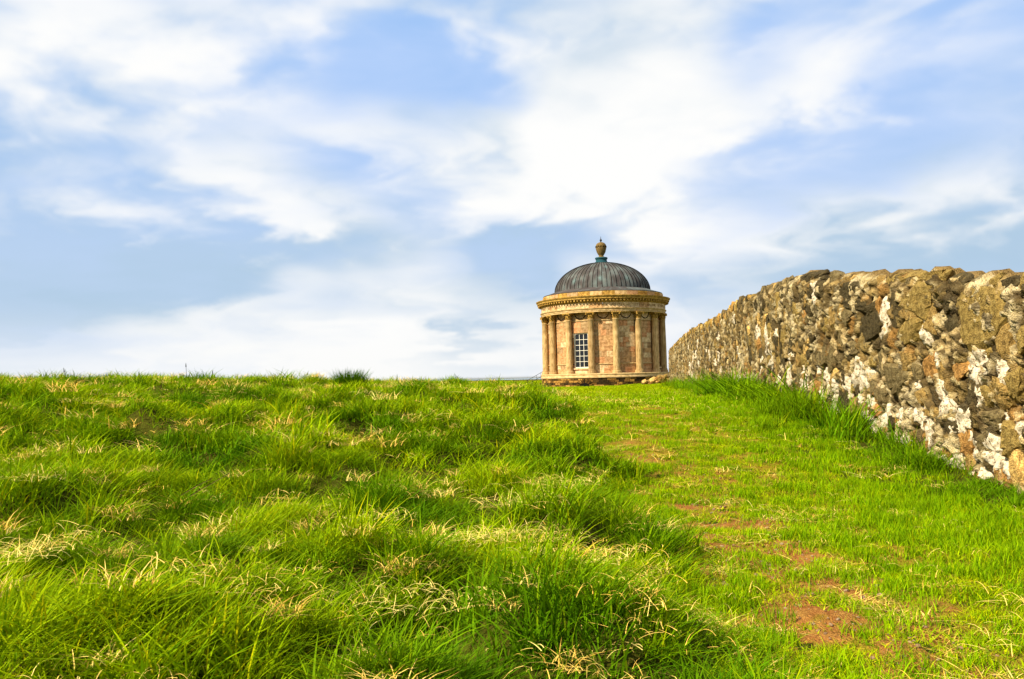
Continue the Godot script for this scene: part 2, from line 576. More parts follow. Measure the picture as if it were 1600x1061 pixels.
func land_tint(x: float, d: float) -> Color:
	var n := nz_a.get_noise_2d(x * 0.5, d * 0.5)
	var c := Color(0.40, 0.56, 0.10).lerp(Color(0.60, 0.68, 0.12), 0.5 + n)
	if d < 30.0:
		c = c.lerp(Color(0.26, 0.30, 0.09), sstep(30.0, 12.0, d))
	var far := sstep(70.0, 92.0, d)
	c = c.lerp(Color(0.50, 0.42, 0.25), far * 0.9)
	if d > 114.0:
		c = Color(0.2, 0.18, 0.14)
	return c

func build_land() -> void:
	var m := mat(lin(0.36, 0.36, 0.30), 1.0, 0.1)
	m.vertex_color_use_as_albedo = true
	skin(m, t_soil, t_soil_h, 0.9, 2.0)
	m.albedo_color = lin(0.30, 0.36, 0.22)
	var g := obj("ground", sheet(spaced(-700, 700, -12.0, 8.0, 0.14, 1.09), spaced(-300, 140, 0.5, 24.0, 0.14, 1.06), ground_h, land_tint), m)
	g.set_meta("kind", "structure")
	# the trodden strip, a few millimetres above the ground it lies on
	var pm := mat(lin(0.66, 0.64, 0.55), 1.0, 0.1)
	pm.vertex_color_use_as_albedo = true
	skin(pm, t_soil, t_soil_h, 1.7, 2.5)
	var over := func(x: float, d: float) -> float: return ground_h(x, d) + 0.006 - 0.06 * sstep(0.25, 0.0, minf(x - 0.75, 3.5 - x))
	var earth := func(x: float, d: float) -> Color:
		var s := soil_at(x, d)
		var c := Color(0.58, 0.60, 0.09).lerp(Color(0.78, 0.45, 0.21), sstep(0.3, 0.75, s))
		return c.lerp(Color(0.80, 0.62, 0.26), clampf(nz_c.get_noise_2d(x * 2.2 + 80.0, d * 2.2) * 1.4, 0.0, 0.6))
	var p := obj("path", sheet(spaced(0.75, 3.5, 0.8, 3.4, 0.07, 1.0), spaced(2.0, 30.0, 3.0, 14.0, 0.07, 1.05), over, earth), pm)
	p.set_meta("kind", "structure")
	# the sea beyond the cliff edge
	var sm := mat(Color(0.50, 0.58, 0.62), 0.25, 0.5)
	sm.heightmap_enabled = false
	var sea := PlaneMesh.new()
	sea.size = Vector2(40000, 20000)
	var so := obj("sea", sea, sm)
	so.position = Vector3(0, -33.0, -10125.0)
	so.set_meta("kind", "structure")

# ---------------------------------------------------------------- boundary wall
var stone_mats: Array = []
var rocks: Array = []

func rock(seed_: int, grid := 5) -> ArrayMesh:       # an angular lump about the unit sphere
	var r := RandomNumberGenerator.new()
	r.seed = seed_
	var cuts: Array = []
	for i in 8:
		var n := Vector3(r.randfn(), r.randfn(), r.randfn()).normalized()
		cuts.append([n, r.randf_range(0.55, 0.90)])
	cuts.append([Vector3(r.randf_range(-0.16, 0.16), r.randf_range(-0.16, 0.16), 1).normalized(), 0.50])
	var nn := noise(seed_, 1.1, 4)
	var st := begin()
	var dirs := [[Vector3.RIGHT, Vector3.UP, Vector3.BACK], [Vector3.LEFT, Vector3.UP, Vector3.FORWARD], [Vector3.FORWARD, Vector3.UP, Vector3.RIGHT], [Vector3.BACK, Vector3.UP, Vector3.LEFT], [Vector3.RIGHT, Vector3.FORWARD, Vector3.UP], [Vector3.RIGHT, Vector3.BACK, Vector3.DOWN]]
	var at := func(f: Array, i: int, j: int) -> Vector3:
		var u := tan((float(i) / grid * 2.0 - 1.0) * 0.7854)
		var v := tan((float(j) / grid * 2.0 - 1.0) * 0.7854)
		var d: Vector3 = (f[2] + f[0] * u + f[1] * v).normalized()
		var rad := 1.25
		for c in cuts:
			var k: float = d.dot(c[0])
			if k > 0.05:
				rad = minf(rad, c[1] / k)
		return d * (rad + 0.16 * nn.get_noise_3dv(d * 1.5))
	for f in dirs:
		for j in grid:
			for i in grid:
				quad(st, at.call(f, i, j), at.call(f, i, j + 1), at.call(f, i + 1, j + 1), at.call(f, i + 1, j))
	return finish(st)

func wall_stone_basis(s: float, hw: float, hh: float, hd: float, roll: float, lean: float) -> Basis:
	var w := wall_at(s)
	var t := Vector3(w[1].x, 0, -w[1].y)
	var n := Vector3(w[2].x, 0, -w[2].y)
	# the face's own right-hand axes: along, up, out
	var b := Basis(-t, Vector3.UP, n)
	b = b * Basis(Vector3(0, 0, 1), roll) * Basis(Vector3(1, 0, 0), lean)
	return b * Basis.from_scale(Vector3(hw, hh, hd))

func core_mesh(s0: float, s1: float, ds: float, dy: float, top_of: Callable, thick := 0.5) -> ArrayMesh:
	var st := begin(false)
	var tones := [Color(0.50, 0.38, 0.20), Color(0.64, 0.51, 0.29), Color(0.36, 0.29, 0.16), Color(0.20, 0.17, 0.115), Color(0.56, 0.35, 0.15), Color(0.86, 0.73, 0.50), Color(0.44, 0.36, 0.19), Color(0.12, 0.11, 0.09)]
	var ns := int((s1 - s0) / ds) + 1
	var ny := int(2.5 / dy)
	var row := ny + 1 + 4
	for i in ns + 1:
		var s: float = minf(s0 + i * ds, s1)
		var w := wall_at(s)
		var pos: Vector2 = w[0]
		var nrm: Vector2 = w[2]
		var lo := ground_h(pos.x - 0.3, pos.y) - 0.35
		var top: float = top_of.call(s) + 0.10 * nz_b.get_noise_2d(s * 3.0, 7.0) + 0.06 * nz_c.get_noise_2d(s * 1.7, 3.0)
		for j in ny + 1:
			var f := float(j) / ny
			var y := lerpf(lo, top, f)
			var out := rubble(s, y)
			var edge := sstep(0.93, 1.0, f)
			out -= 0.10 * edge * edge
			var cv := nz_cellv.get_noise_2d(s * 1.15, y * 0.85) * 0.5 + 0.5
			var q := minf(1.0, (nz_cell.get_noise_2d(s * 1.15, y * 0.85) + 1.0) * 3.2)
			var col: Color = tones[int(cv * 7.99) % 8]
			var low := nz_a.get_noise_2d(s * 1.1 + 20.0, y * 1.1)
			col = col.lerp(tones[1] if low > 0.0 else tones[2], absf(low) * 0.9)
			var wash := nz_a.get_noise_2d(s * 1.7 - 50.0, y * 1.3) + 0.6 * nz_c.get_noise_2d(s * 1.4, y * 0.8 + 77.0) + 0.16 * sstep(1.2, 0.0, y - lo)
			col = col.lerp(Color(1.0, 0.93, 0.76), 0.88 * sstep(0.15, 0.25, wash - 0.10 * sstep(11.0, 16.0, s)))
			var bit := nz_cellv2.get_noise_2d(s, y)
			if bit > 0.70: col = col.lerp(Color(0.98, 0.88, 0.64), 0.75)
			elif bit < -0.62: col = col.lerp(Color(0.12, 0.10, 0.07), 0.8)
			col = Color(0.13, 0.10, 0.06).lerp(col, q)  # dark earth joints, with the shade of the gaps also put into the colour
			st.set_color(col)
			st.add_vertex(Vector3(pos.x + nrm.x * out, y, -(pos.y + nrm.y * out)))
		for k in 4:
			var back: float = [0.14, thick * 0.6, thick, thick][k]
			var y2: float = [top + 0.04, top + 0.05, top - 0.08, lo][k] + (0.03 * nz_c.get_noise_2d(s * 2.0, k * 9.0) if k < 3 else 0.0)
			st.set_color(Color(0.42, 0.32, 0.18))
			st.add_vertex(Vector3(pos.x - nrm.x * back, y2, -(pos.y - nrm.y * back)))
	for i in ns:
		for j in row - 1:
			var a := i * row + j
			# the face looks towards -x: along s is to the left when seen from the front
			for k in [a, a + row, a + row + 1, a, a + row + 1, a + 1]:
				st.add_index(k)
	# the two ends
	for i in [0, ns]:
		var b: int = i * row
		for j in range(1, row - 2):
			for k in ([b, b + j + 1, b + j] if i == 0 else [b, b + j, b + j + 1]):
				st.add_index(k)
	return finish(st)

func make_stone_kit() -> void:
	var tints := [Color(0.36, 0.34, 0.30), Color(0.54, 0.51, 0.45), Color(0.70, 0.62, 0.47), Color(0.66, 0.60, 0.44), Color(0.74, 0.60, 0.44), Color(0.95, 0.84, 0.65)]
	for c in tints:
		stone_mats.append(skin(mat(c, 0.95, 0.2), t_stone, t_stone_h, 1.9, 2.2))
	for i in 14:
		rocks.append(rock(100 + i * 7, 5))

func build_wall() -> void:
	make_stone_kit()
	var w := thing("boundary_wall", "long rubble stone boundary wall with white lime patches beside the path", "stone wall", Vector3(4.7, 0, -8))
	var core_mat := skin(mat(Color(0.93, 0.92, 0.91), 1.0, 0.15), t_rubble, t_rubble_h, 1.7, 5.0)
	core_mat.vertex_color_use_as_albedo = true
	var inv := Transform3D(Basis(), -w.position)
	var top_of := func(s: float) -> float: return table(wall_top, s)
	for span in [[0.0, 4.0, 0.08, 0.06], [4.0, 12.4, 0.024, 0.024], [12.4, 24.0, 0.05, 0.04], [24.0, wall_length, 0.10, 0.06]]:
		var c := obj("rubble_core", core_mesh(span[0], span[1], span[2], span[3], top_of), core_mat, w)
		c.transform = inv
	# stones one can point at: place along, height, half width, half height, kind
	var placed: Array = [[6.06, 1.67, 0.34, 0.25, 3], [6.65, 2.11, 0.20, 0.11, 0], [6.18, 2.07, 0.20, 0.12, 1], [5.87, 2.05, 0.08, 0.09, 3], [5.61, 2.04, 0.15, 0.08, 0], [5.38, 1.98, 0.11, 0.12, 3], [7.22, 2.02, 0.36, 0.15, 3], [8.95, 2.34, 0.36, 0.10, 0], [8.93, 2.15, 0.40, 0.10, 0], [8.39, 2.03, 0.15, 0.11, 0], [9.84, 2.37, 0.19, 0.22, 1], [10.18, 2.45, 0.15, 0.11, 0], [8.47, 1.77, 0.24, 0.18, 0], [7.79, 1.14, 0.27, 0.18, 1], [9.58, 2.02, 0.25, 0.15, 2], [9.18, 1.99, 0.15, 0.12, 1], [6.51, 1.68, 0.11, 0.11, 0], [7.00, 1.25, 0.16, 0.16, 4], [10.11, 1.53, 0.25, 0.16, 1], [7.40, 1.70, 0.30, 0.15, 3],
		[6.19, 1.00, 0.08, 0.16, 0], [5.68, 1.01, 0.15, 0.11, 2], [6.92, 0.76, 0.27, 0.08, 2], [6.36, 0.48, 0.14, 0.17, 4], [7.20, 2.24, 0.32, 0.07, 3], [7.99, 2.29, 0.42, 0.09, 3], [8.51, 2.31, 0.17, 0.11, 2], [5.58, 0.55, 0.14, 0.15, 3], [8.88, 1.53, 0.24, 0.09, 1], [6.43, 1.21, 0.12, 0.10, 4], [7.37, 1.89, 0.22, 0.10, 2], [5.91, 0.74, 0.18, 0.08, 1], [7.57, 1.37, 0.19, 0.11, 2], [5.53, 0.25, 0.09, 0.21, 5], [6.95, 1.78, 0.14, 0.13, 2], [6.68, 1.14, 0.10, 0.14, 2], [5.64, 1.51, 0.11, 0.18, 2], [5.53, 1.08, 0.10, 0.15, 3], [9.42, 2.46, 0.26, 0.08, 2], [10.72, 2.66, 0.30, 0.09, 0], [11.08, 2.78, 0.30, 0.07, 0]]
	var r := RandomNumberGenerator.new()
	r.seed = 404
	var limes: Array = [[8.05, 1.86, 0.19, 0.26], [8.82, 1.19, 0.37, 0.24], [7.07, 1.65, 0.11, 0.19], [6.70, 0.92, 0.18, 0.23], [6.08, 1.26, 0.22, 0.19], [7.04, 0.56, 0.11, 0.22], [6.45, 0.66, 0.12, 0.19], [6.23, 0.43, 0.15, 0.16], [5.86, 0.43, 0.18, 0.19], [5.67, 1.14, 0.08, 0.18], [6.04, 0.95, 0.08, 0.11], [8.64, 0.60, 0.21, 0.15], [9.71, 0.68, 0.18, 0.17], [8.13, 0.62, 0.16, 0.14], [10.34, 2.42, 0.12, 0.20], [9.28, 1.05, 0.14, 0.15], [9.97, 1.14, 0.14, 0.19], [7.71, 0.68, 0.11, 0.12], [7.27, 0.63, 0.07, 0.13], [6.29, 0.72, 0.07, 0.10], [11.69, 1.47, 0.21, 0.16], [12.63, 1.02, 0.24, 0.17], [15.08, 2.08, 0.21, 0.20], [14.07, 2.02, 0.18, 0.21], [13.48, 1.50, 0.24, 0.21], [14.59, 1.39, 0.23, 0.21], [11.86, 1.14, 0.22, 0.19], [17.91, 1.12, 0.44, 0.19], [16.10, 1.06, 0.32, 0.16], [18.68, 2.59, 0.24, 0.13], [10.17, 0.85, 0.15, 0.12], [7.59, 0.39, 0.12, 0.08], [6.79, 1.35, 0.08, 0.10], [7.30, 1.07, 0.07, 0.09], [5.71, 0.72, 0.08, 0.08]]
	var n_named := placed.size()
	var tries := 0
	while placed.size() < 285 and tries < 6000:
		tries += 1
		var s := r.randf_range(3.2, 16.5)
		var big := r.randf() < 0.30 and tries < 2500
		var hw := r.randf_range(0.13, 0.24) if big else r.randf_range(0.045, 0.13)
		var hh := hw * r.randf_range(0.8, 1.9)
		var pos := wall_raw(s)
		var lo := ground_h(pos.x - 0.3, pos.y)
		var top := table(wall_top, s)
		var y := r.randf_range(lo - 0.02, top - 0.05)
		if r.randf() < 0.22:
			y = top - hh * 0.35
		var ok := true
		for p in placed:
			if absf(p[0] - s) < (p[2] + hw) * 0.86 and absf(p[1] - y) < (p[3] + hh) * 0.86:
				ok = false
				break
		if ok:
			for p in limes:
				if absf(p[0] - s) < (p[2] + hw) * 0.6 and absf(p[1] - y) < (p[3] + hh) * 0.6:
					ok = false
					break
		if ok:
			var kind: int = [0, 0, 0, 1, 1, 2, 2, 2, 3, 3, 1, 4, 5][r.randi() % 13]
			if y > top - 0.3 and r.randf() < 0.5:
				kind = r.randi() % 2
			placed.append([s, y, hw, hh, kind])
	for i in placed.size():
		var p: Array = placed[i]
		p[1] = minf(p[1], table(wall_top, p[0]) + 0.03 - p[3])
		var hd: float = r.randf_range(0.10, 0.15) if p[2] > 0.12 else r.randf_range(0.06, 0.10)
		var o := obj("stone", rocks[(i * 5 + 3) % rocks.size()], stone_mats[p[4]], w)
		var b := wall_stone_basis(p[0], p[2] * 1.3, p[3] * 1.3, hd * 1.15, r.randf_range(-0.25, 0.25), r.randf_range(-0.12, 0.12))
		var out: float = 0.045 - 0.46 * hd + r.randf_range(0.0, 0.02)
		if p[1] + p[3] > table(wall_top, p[0]) - 0.03:
			out -= 0.09
		o.transform = inv * Transform3D(b, wall_point(p[0], p[1], out))
	# the far stones, too foreshortened to pick apart
	var mm := MultiMesh.new()
	mm.transform_format = MultiMesh.TRANSFORM_3D
	mm.use_colors = true
	mm.mesh = rock(777, 3)
	var far: Array = []
	for i in 1500:
		var s := r.randf_range(16.0, wall_length - 0.1)
		var hw := r.randf_range(0.07, 0.24)
		var hh := r.randf_range(0.07, 0.2)
		var pos := wall_raw(s)
		var y := r.randf_range(ground_h(pos.x - 0.3, pos.y), table(wall_top, s))
		if r.randf() < 0.2:
			y = table(wall_top, s) - hh * r.randf_range(0.0, 0.5)
		far.append([inv * Transform3D(wall_stone_basis(s, hw, hh, r.randf_range(0.08, 0.16), r.randf_range(-0.4, 0.4), 0.0), wall_point(s, y, -0.02)), r.randi() % 13])
	mm.instance_count = far.size()
	var fc := [Color(0.11, 0.10, 0.08), Color(0.22, 0.18, 0.12), Color(0.50, 0.36, 0.16), Color(0.46, 0.36, 0.14), Color(0.62, 0.40, 0.16), Color(0.80, 0.62, 0.36), Color(0.9, 0.82, 0.66)]
	for i in far.size():
		mm.set_instance_transform(i, far[i][0])
		mm.set_instance_color(i, fc[[0, 0, 0, 1, 1, 1, 2, 2, 3, 3, 4, 5, 6][far[i][1]]])
	var fo := MultiMeshInstance3D.new()
	fo.name = "far_stones"
	fo.multimesh = mm
	var fm := skin(mat(Color.WHITE, 0.95, 0.2), t_stone, t_stone_h, 2.2, 1.6)
	fm.vertex_color_use_as_albedo = true
	fo.material_override = fm
	fo.set_meta("kind", "stuff")
	w.add_child(fo, true)
	# flaking patches of old limewash render
	for i in 26:
		limes.append([r.randf_range(11.0, 34.0), 0.0, r.randf_range(0.12, 0.30), r.randf_range(0.10, 0.24)])
		var l: Array = limes[-1]
		l[1] = r.randf_range(1.0, 2.1) if r.randf() < 0.6 else r.randf_range(0.9, 2.6)
	for i in 40:
		var s := r.randf_range(4.2, 11.0)
		var pos := wall_raw(s)
		limes.append([s, ground_h(pos.x - 0.3, pos.y) + r.randf_range(0.05, 0.75) * r.randf(), r.randf_range(0.03, 0.10), r.randf_range(0.04, 0.13)])
	var lm := skin(mat(Color(0.90, 0.86, 0.78), 0.95, 0.2), t_white, t_stone_h, 2.4, 1.4)
	for i in limes.size():
		var o := obj("lime_patch", lime_mesh(limes[i], i), lm, w)
		o.transform = inv

func lime_mesh(p: Array, idx: int) -> ArrayMesh:
	var nn := noise(900 + idx, 1.0, 4)
	var st := begin(false)
	var ring := 30
	var rows := 5
	for k in rows + 1:
		for j in ring:
			var a := TAU * j / ring
			var edge: float = 0.92 + 0.50 * nn.get_noise_2d(cos(a) * 1.1, sin(a) * 1.1) + 0.14 * nn.get_noise_2d(cos(a) * 4.0 + 9.0, sin(a) * 4.0)
			var f := minf(float(k) / (rows - 1), 1.0)
			var s: float = p[0] + cos(a) * p[2] * 0.88 * edge * f
			var y: float = p[1] + sin(a) * p[3] * edge * f
			var lift: float = 0.016 + 0.008 * nn.get_noise_2d(s * 9.0, y * 9.0)
			var soft := rubble(s, y) * 0.6 + 0.02
			var out := maxf(rubble(s, y) + 0.004, soft + lift)
			if k == rows:
				out = rubble(s, y) - 0.05
			elif k == rows - 1:
				out -= 0.004
			st.add_vertex(wall_point(s, y, out))
	for k in rows:
		for j in ring:
			var a := k * ring + j
			var b := k * ring + (j + 1) % ring
			# seen from the front, s runs to the left
			for v in [a, b + ring, b, a, a + ring, b + ring]:
				st.add_index(v)
	return finish(st)

# ---------------------------------------------------------------- the temple
const EYE := 0.9                                     # heights below are measured from the photographer's eye; the base stands 0.9 m lower

func build_temple() -> void:
	var t := thing("round_temple", "round domed sandstone temple with columns and an urn on its roof", "temple", Vector3(7.9, 1.25 - EYE, -FORWARD_SIGHT))
	t.rotation.y = atan2(-7.9, FORWARD_SIGHT)
	var sand: Array = []
	for c in [Color(0.83, 0.66, 0.46), Color(0.84, 0.62, 0.43), Color(0.78, 0.62, 0.44), Color(0.88, 0.76, 0.58), Color(0.80, 0.62, 0.43), Color(0.73, 0.61, 0.44), Color(0.92, 0.80, 0.61), Color(0.69, 0.56, 0.40)]:
		sand.append(skin(mat(c, 0.95, 0.2), t_sand, t_sand_h, 0.55, 0.8))
	var trim := skin(mat(Color(0.84, 0.72, 0.51), 0.95, 0.2), t_sand, t_sand_h, 0.4, 1.0)
	var weathered := skin(mat(Color(0.82, 0.70, 0.46), 0.95, 0.2), t_stone, t_sand_h, 0.5, 1.2)
	var joint := mat(Color(0.42, 0.32, 0.20), 1.0, 0.1)
	var dark := mat(Color(0.10, 0.09, 0.08), 1.0, 0.1)
	var r := RandomNumberGenerator.new()
	r.seed = 66
	var b := EYE
	var bay := TAU / 16.0
	var wall_r := 4.80
	var col_half := 0.30 / wall_r
	var win_w := 0.65 / wall_r
	var win_lo := 0.62 + b
	var win_hi := 3.48 + b
	# plinth of small dark squared stones
	var pc := [Color(0.40, 0.33, 0.23), Color(0.62, 0.50, 0.33), Color(0.78, 0.63, 0.40), Color(0.50, 0.39, 0.25), Color(0.27, 0.23, 0.18), Color(0.86, 0.71, 0.47)]
	var pmats: Array = []
	for c in pc:
		pmats.append(skin(mat(c, 0.95, 0.2), t_stone, t_stone_h, 1.2, 1.5))
	obj("plinth_core", lathed([Vector2(5.33, -0.3), Vector2(5.33, b - 0.17)], 96), joint, t)
	var rest := begin()
	for row in 4:
		var y0 := b - 0.90 + row * 0.182 - 0.0
		var a := -PI + r.randf() * 0.1
		while a < PI - 0.03:
			var l := r.randf_range(0.28, 0.50) / 5.4
			var a1 := minf(a + l, PI)
			if absf((a + a1) * 0.5) < 1.5:
				obj("plinth_stone", arc_mesh(5.25, 5.40 + r.randf_range(-0.012, 0.02), y0, y0 + 0.165, a, a1 - 0.004, 1, 0.015), pmats[(r.randi() % 6) if row != 1 else [0, 4, 3, 0, 2, 4][r.randi() % 6]], t)
			else:
				arc_block(rest, 5.25, 5.40, y0, y0 + 0.165, a, a1 - 0.004, 1, 0.015)
			a = a1
	obj("plinth_stones_behind", finish(rest), pmats[1], t).set_meta("kind", "stuff")
	# round vent in the plinth, ringed by thin wedge stones
	var vent := Node3D.new()
	vent.name = "vent"
	t.add_child(vent, true)
	var va := -0.30
	var vb := Basis(Vector3.UP, va)
	var vo := Transform3D(vb, Vector3(5.415 * sin(va), b - 0.86, 5.415 * cos(va)))
	var vs := begin()
	for k in 10:
		var t0 := PI * k / 10.0
		var t1 := PI * (k + 1) / 10.0
		var p0 := Vector3(cos(t0) * 0.40, sin(t0) * 0.30, 0.012)
		var p1 := Vector3(cos(t1) * 0.40, sin(t1) * 0.30, 0.012)
		vs.add_vertex(vo * Vector3(0, 0, 0.012)); vs.add_vertex(vo * p1); vs.add_vertex(vo * p0)
	obj("vent_dark_sheet", finish(vs), dark, vent)  # flat dark sheet stands in for the shade inside the vent
	for k in 13:
		var ang := PI * (k + 0.5) / 13.0
		var ws := begin()
		box(ws, vo * Transform3D(Basis(Vector3(0, 0, 1), ang), Vector3(cos(ang) * 0.40, sin(ang) * 0.30, 0)), Vector3(0.02, -0.028, -0.1), Vector3(0.34, 0.028, 0.05))
		obj("wedge_stone", finish(ws), pmats[[0, 1, 4, 3][k % 4]], vent)
	# mouldings under the columns
	obj("base_moulding", lathed([Vector2(5.36, b - 0.17), Vector2(5.47, b - 0.165), Vector2(5.47, b - 0.06), Vector2(5.44, b - 0.02), Vector2(5.44, b + 0.06), Vector2(5.47, b + 0.09), Vector2(5.47, b + 0.15), Vector2(5.43, b + 0.18), Vector2(4.6, b + 0.19)], 128), trim, t)
	# the drum behind the stone blocks, with real openings
	var core := begin()
	for k in 16:
		var c := k * bay
		var open := k % 4 == 3
		if not open:
			arc_block(core, 4.35, wall_r - 0.05, b + 0.15, b + 5.2, c - bay * 0.5, c + bay * 0.5, 4, 0.002)
		else:
			arc_block(core, 4.35, wall_r - 0.05, b + 0.15, b + 5.2, c - bay * 0.5, c - win_w, 2, 0.002)
			arc_block(core, 4.35, wall_r - 0.05, b + 0.15, b + 5.2, c + win_w, c + bay * 0.5, 2, 0.002)
			arc_block(core, 4.35, wall_r - 0.05, b + 0.15, win_lo - 0.01, c - win_w, c + win_w, 2, 0.002)
			arc_block(core, 4.35, wall_r - 0.05, win_hi + 0.01, b + 5.2, c - win_w, c + win_w, 2, 0.002)
	obj("drum_wall", finish(core), joint, t)
	# facing blocks: the visible bays one by one
	var hidden := begin()
	for k in 16:
		var c := wrapf(k * bay, -PI, PI)
		var open := k % 4 == 3
		var seen := absf(c) < 1.45
		var y := b + 0.19
		var row := 0
		while y < b + 4.38:
			var hgt := r.randf_range(0.36, 0.50)
			if y < b + 0.88 and y + hgt > b + 0.7: hgt = b + 0.90 - y
			if absf(y - (b + 0.90)) < 0.005: y = b + 1.0
			if y + hgt > b + 4.2: hgt = b + 4.42 - y
			if open and y < win_hi and y + hgt > win_hi - 0.15: hgt = win_hi - y
			var a := c - bay * 0.5 + col_half * 0.6
			var end := c + bay * 0.5 - col_half * 0.6
			var cuts: Array = [a]
			if open and y < win_hi - 0.01 and y + hgt > win_lo + 0.01:
				cuts = [a, c - win_w, c + win_w, end]
			else:
				var parts := 2 + (row + k) % 2
				for q in range(1, parts):
					cuts.append(lerpf(a, end, (q + r.randf_range(-0.18, 0.18)) / parts))
				cuts.append(end)
			for q in cuts.size() - 1:
				if cuts.size() == 4 and q == 1 and open and y < win_hi - 0.01 and y + hgt > win_lo + 0.01:
					if y < win_lo - 0.03:
						hgt = hgt
					else:
						continue
				var proud := r.randf_range(-0.006, 0.008)
				if seen:
					obj("stone_block", arc_mesh(wall_r - 0.10, wall_r + proud, y, y + hgt - 0.006, cuts[q] + 0.0007, cuts[q + 1] - 0.0007, 2, 0.006), sand[r.randi() % 8], t)
				else:
					arc_block(hidden, wall_r - 0.10, wall_r, y, y + hgt - 0.010, cuts[q] + 0.001, cuts[q + 1] - 0.001, 2, 0.010)
			y += hgt
			row += 1
	obj("stone_blocks_behind", finish(hidden), sand[0], t).set_meta("kind", "stuff")
	# string course, swag panel and swag of every bay
	for k in 16:
		var c := wrapf(k * bay, -PI, PI)
		var open := k % 4 == 3
		if not open:
			obj("string_course", arc_mesh(wall_r - 0.1, wall_r + 0.06, b + 0.905, b + 0.99, c - bay * 0.5, c + bay * 0.5, 4, 0.02), trim, t)
		obj("swag_ledge", arc_mesh(wall_r - 0.1, wall_r + 0.055, b + 4.425, b + 4.50, c - bay * 0.5, c + bay * 0.5, 4, 0.018), trim, t)
		obj("swag_panel", arc_mesh(wall_r - 0.1, wall_r - 0.01, b + 4.51, b + 5.12, c - bay * 0.5 + 0.002, c + bay * 0.5 - 0.002, 4, 0.004), sand[(k * 3) % 8], t)
		var sw := begin(false)
		var pts: Array = []
		for q in 15:
			var ph := PI * (q / 14.0)
			pts.append(cyl(c + cos(ph) * 0.47 / wall_r, wall_r + 0.02 + 0.03 * sin(ph), b + 5.08 - sin(ph) * 0.47))
		tube(sw, pts, 0.03, 8)
		obj("swag", sw.commit(), trim, t)
	# windows
	var glass := mat(Color(0.07, 0.075, 0.08, 0.8), 0.08, 0.5)
	glass.transparency = BaseMaterial3D.TRANSPARENCY_ALPHA
	var white := mat(Color(0.88, 0.85, 0.76), 0.5, 0.4)
	var ds := begin()
	for q in 4:
		box(ds, Transform3D(Basis(Vector3.UP, 7 * bay), cyl(7 * bay, 4.6, win_lo)), Vector3(-0.65 + q * 0.325, 0.0, -0.05), Vector3(-0.345 + q * 0.325, 2.86, 0.05))
	box(ds, Transform3D(Basis(Vector3.UP, 7 * bay), cyl(7 * bay, 4.58, win_lo)), Vector3(-0.68, -0.02, -0.05), Vector3(0.68, 2.88, 0.04))
	obj("door", finish(ds), mat(Color(0.25, 0.20, 0.15), 0.8, 0.3), t)
	for k in [15, 3, 11]:
		var c := wrapf(k * bay, -PI, PI)
		var wn := Node3D.new()
		wn.name = "window"
		t.add_child(wn, true)
		wn.position = Vector3(4.62 * sin(c), win_lo, 4.62 * cos(c))
		wn.rotation.y = c
		var hgt := win_hi - win_lo
		var hw := 0.645
		var fr := begin()
		for e in [[-hw, -hw + 0.09, 0.0, hgt], [hw - 0.09, hw, 0.0, hgt], [-hw + 0.09, hw - 0.09, 0.0, 0.10], [-hw + 0.09, hw - 0.09, hgt - 0.09, hgt]]:
			box(fr, Transform3D(), Vector3(e[0], e[2], -0.06), Vector3(e[1], e[3], 0.06))
		obj("frame", finish(fr), white, wn)
		var x0 := -hw + 0.09
		var pw := (2.0 * hw - 0.18) / 3.0
		var ph := (hgt - 0.19) / 6.0
		for q in 2:
			var bs := begin()
			box(bs, Transform3D(), Vector3(x0 + pw * (q + 1) - 0.016, 0.10, -0.03), Vector3(x0 + pw * (q + 1) + 0.016, hgt - 0.09, 0.04))
			obj("glazing_bar", finish(bs), white, wn)
		for q in 5:
			var bs := begin()
			box(bs, Transform3D(), Vector3(x0, 0.10 + ph * (q + 1) - 0.016, -0.026), Vector3(-x0, 0.10 + ph * (q + 1) + 0.016, 0.036))
			obj("glazing_bar", finish(bs), white, wn)
		var pane := BoxMesh.new()
		pane.size = Vector3(pw - 0.034, ph - 0.034, 0.006)
		for i in 3:
			for j in 6:
				var po := obj("pane", pane, glass, wn)
				po.position = Vector3(x0 + pw * (i + 0.5), 0.10 + ph * (j + 0.5), 0.0)
				po.rotation = Vector3(r.randf_range(-0.01, 0.01), r.randf_range(-0.012, 0.012), 0)
		var ss := begin()
		box(ss, Transform3D(), Vector3(-hw - 0.05, -0.10, -0.1), Vector3(hw + 0.05, -0.004, 0.26))
		obj("sill", finish(ss), sand[3], wn)
	# columns
	var shaft := lathed([Vector2(0.272, 0.30), Vector2(0.276, 1.2), Vector2(0.270, 2.4), Vector2(0.255, 3.4), Vector2(0.238, 4.30), Vector2(0.26, 4.32), Vector2(0.26, 4.36), Vector2(0.235, 4.38)], 28, true)
	var foot := lathed([Vector2(0.37, 0.0), Vector2(0.37, 0.11), Vector2(0.36, 0.12), Vector2(0.37, 0.16), Vector2(0.35, 0.20), Vector2(0.30, 0.22), Vector2(0.30, 0.25), Vector2(0.32, 0.27), Vector2(0.31, 0.30), Vector2(0.26, 0.31)], 28)
	var cap := begin(false)
	lathe(cap, [Vector2(0.235, 4.37), Vector2(0.235, 4.55), Vector2(0.25, 4.70), Vector2(0.30, 4.80), Vector2(0.34, 4.83)], 24, 0.0, TAU, true)
	cap.set_smooth_group(-1)
